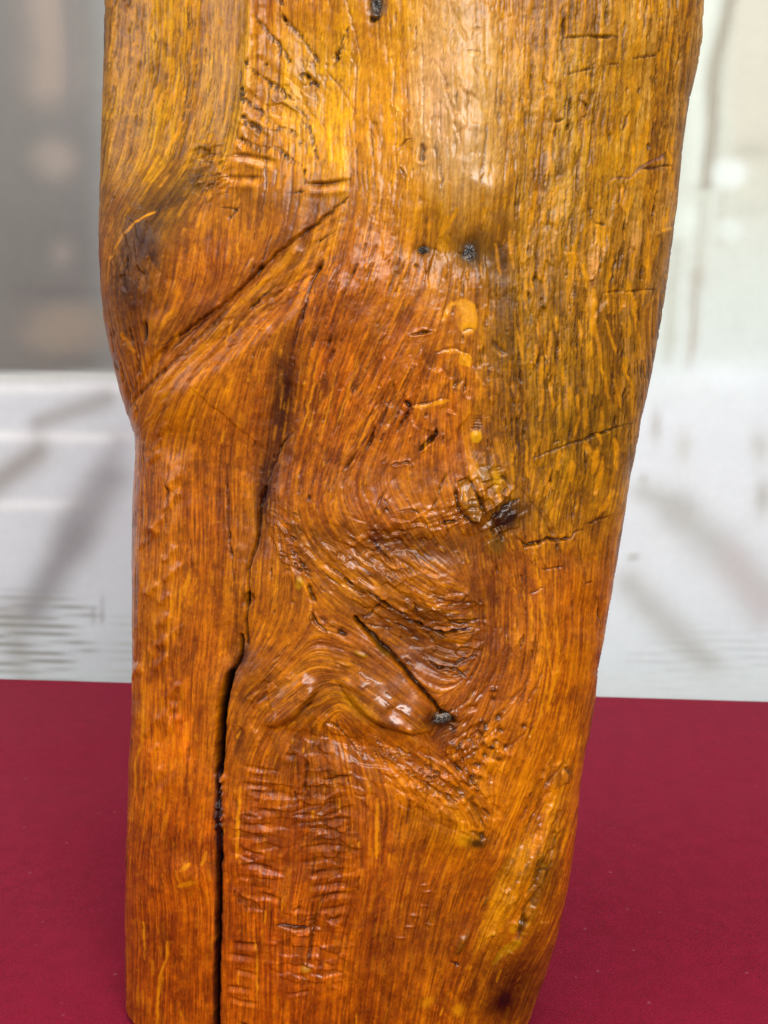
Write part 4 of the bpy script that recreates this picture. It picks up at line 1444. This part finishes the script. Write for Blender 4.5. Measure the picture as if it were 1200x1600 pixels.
# ------------------------------------------------------------------ printed backdrop behind the table
YB = yb + .16
p00, p11 = ray_to_y(-260, -420, YB), ray_to_y(1460, 1300, YB)
bw, bz0, bz1 = 1.9, .04, max(p00[2], 2.0)
NXB, NZB = 360, 420
bx, bz = np.meshgrid(np.linspace(-bw / 2, bw / 2, NXB), np.linspace(bz0, bz1, NZB))
Pb = np.stack([bx, np.full_like(bx, YB), bz], -1)
bu, bv = project(Pb)
bu, bv = bu.astype(np.float32), bv.astype(np.float32)
sh = bu.shape


def fb(s, seed, o=4, asp=1.0):
    out, a, t = 0, 1, 0
    for q in range(o):
        out = out + a * vnoise(max(s / 2 ** q, 1.2), max(s * asp / 2 ** q, 1.2), seed + q, sh)
        t += a
        a *= .5
    return out / t - .5


bu2 = bu + 26 * fb(24, 5)
bv2 = bv + 16 * fb(24, 9)
BC = np.empty(sh + (3,), np.float32)
BC[:] = lin((214, 220, 220))


def pm(mask, c, a=1.0):
    m = np.clip(mask, 0, 1)[..., None] * a
    BC[:] = BC * (1 - m) + lin(c) * m


def pe(cx, cy, rx, ry, c, a=1.0, hard=1.0):
    pm(np.exp(-(((bu2 - cx) / rx) ** 2 + ((bv2 - cy) / ry) ** 2) ** hard), c, a)


def pl(x0, y0, x1, y1, w, c, a=1.0):
    dx, dy = x1 - x0, y1 - y0
    t = np.clip(((bu2 - x0) * dx + (bv2 - y0) * dy) / (dx * dx + dy * dy), 0, 1)
    d = np.hypot(bu2 - x0 - t * dx, bv2 - y0 - t * dy)
    pm(np.exp(-(d / w) ** 2), c, a)


# right half: pale hall, streaked verticals
pm(1 - sstep(250, 620, bv), (206, 208, 200))
pm((1 - sstep(200, 420, bv2)) * sstep(1120, 1160, bu2), (202, 196, 184), .9)
pl(1144, -60, 1104, 290, 13, (158, 148, 136), .9)
pl(1105, -60, 1085, 280, 12, (218, 222, 216), .7)
pl(1100, 320, 1092, 440, 11, (190, 188, 178), .75)
pl(1092, 430, 1074, 570, 9, (184, 176, 168), .75)
pl(1060, 380, 1040, 560, 10, (186, 186, 174), .65)
pl(1135, 300, 1128, 380, 9, (192, 190, 180), .6)
pe(1143, 275, 30, 26, (228, 233, 233), .8, 2)
pe(1142, 362, 24, 18, (224, 230, 229), .6, 2)
pe(1076, 345, 18, 30, (224, 232, 226), .7)
pe(1180, 240, 40, 16, (184, 178, 168), .7)
pe(1180, 330, 40, 14, (196, 194, 186), .6)
pm(sstep(520, 640, bv2) * sstep(600, 800, bu), (219, 227, 231), .9)
pe(1150, 590, 110, 26, (230, 236, 242), .8)
pe(1022, 665, 9, 26, (184, 186, 182), .8)
pe(1066, 700, 14, 28, (196, 200, 194), .7)
pe(1188, 700, 16, 26, (186, 190, 184), .7)
pe(1190, 780, 14, 30, (178, 180, 172), .8)
pl(1005, 770, 1070, 800, 20, (184, 188, 182), .75)
pl(1060, 800, 1200, 930, 34, (182, 185, 181), .8)
pe(1005, 748, 5, 8, (178, 178, 168), .7)
pe(992, 868, 9, 5, (168, 166, 154), .8)
pl(985, 910, 1110, 1040, 26, (184, 186, 182), .8)
pl(1150, 880, 1200, 960, 30, (196, 190, 192), .6)
# left half: grey wall over a white floor
lf = 1 - sstep(500, 620, bu)
pm(lf * sstep(585, 600, bv), (214, 219, 223), 1)
wall = lf * (1 - sstep(576, 588, bv + .01 * bu))
pm(wall, (138, 135, 130), 1)
pm(wall * sstep(120, 175, bu2), (160, 162, 158), .8)
pl(72, -120, 76, 130, 36, (174, 160, 148), .95)
pl(108, -120, 112, 560, 9, (138, 134, 132), .6)
pe(84, 250, 36, 34, (174, 163, 152), .9, 1.5)
pe(94, 395, 16, 20, (172, 162, 152), .8)
pe(84, 455, 60, 12, (128, 122, 118), .7)
pe(20, 330, 60, 90, (136, 134, 128), .6)
pe(105, 515, 74, 42, (172, 158, 142), .9, 2)
pe(20, 500, 40, 30, (138, 134, 128), .6)
pe(60, 565, 90, 9, (142, 136, 126), .6)
pl(0, 592, 200, 592, 9, (206, 208, 198), .6)
for y0, a in ((607, .9), (681, 1), (786, .9)):
    pl(-200, y0, 150 if y0 > 700 else 200, y0 + 1, 9, (240, 243, 243), a)
pl(165, 625, 60, 660, 16, (172, 171, 168), .8)
pl(60, 705, -20, 760, 24, (158, 154, 148), .85)
pl(190, 690, 130, 800, 22, (180, 180, 184), .7)
pl(178, 745, 115, 840, 32, (162, 160, 162), .85)
pl(120, 830, 45, 950, 30, (152, 150, 152), .9)
pl(10, 960, 30, 1060, 26, (168, 166, 160), .6)
st_ = .5 + .5 * np.sin(bv2 * 2 * math.pi / 14.5)
env = sstep(905, 960, bv) * (1 - sstep(100, 150, bu2 + 20 * np.sin(bv2 * .11))) * lf
pm(env * sstep(.45, .95, st_), (150, 150, 142), .9)
env = sstep(935, 985, bv) * np.exp(-((bu2 - 195) / 28) ** 2)
pm(env * sstep(.45, .95, st_), (192, 196, 190), .7)
env = sstep(960, 1040, bv) * sstep(960, 1060, bu2 - 20 * np.sin(bv2 * .09)) * (.4 + fb(40, 77) * 1.6)
pm(env * sstep(.4, .95, st_), (168, 169, 162), .9)
pl(152, 930, 153, 970, 2.2, (160, 158, 156), .7)
pl(140, 945, 140, 970, 2.0, (170, 168, 166), .5)
pm(sstep(1030, 1060, bv) * .5, (214, 224, 222))
BC *= (1 + .06 * fb(10, 31) + .05 * fb(3, 33, 2) + .22 * wall * fb(26, 35, 4))[..., None]
BC *= 1 + (sstep(560, 700, bu) * (1 - sstep(520, 680, bv)))[..., None] * np.array([-.05, .01, -.04], np.float32)
BC *= (.86 - .22 * wall)[..., None]
BC = np.clip(BC, 0, .9)
# a shallow billow and a real thickness, so it is a hung sheet
Pb[..., 1] += .004 * np.sin(bx * 4.1) + .003 * np.sin(bz * 3 + bx)
BM = NT("printed_banner")
ba = BM.n("ShaderNodeAttribute", attribute_name="pigment")
bt = BM.n("ShaderNodeTexCoord")
bnn = BM.n("ShaderNodeTexNoise", i_Scale=120.0, i_Detail=3.0)
BM.l(bt.outputs["Object"], bnn.inputs["Vector"])
bmr = BM.n("ShaderNodeMapRange", i_3=.96, i_4=1.04)
BM.l(bnn.outputs["Fac"], bmr.inputs[0])
bv_ = BM.n("ShaderNodeVectorMath", operation='MULTIPLY')
BM.l(ba.outputs["Color"], bv_.inputs[0])
BM.l(bmr.outputs[0], bv_.inputs[1])
BM.l(bv_.outputs[0], BM.b.inputs["Base Color"])
BM.b.inputs["Roughness"].default_value = .6
BM.b.inputs["Specular IOR Level"].default_value = .25
me = grid_mesh("banner", Pb, BC)
ban = link("backdrop_banner", me, BM.m)
sm = ban.modifiers.new("thickness", 'SOLIDIFY')
sm.thickness, sm.offset = .002, 1
tag(ban, "large pale printed banner with a grey panel at left, hanging behind the table", "banner")
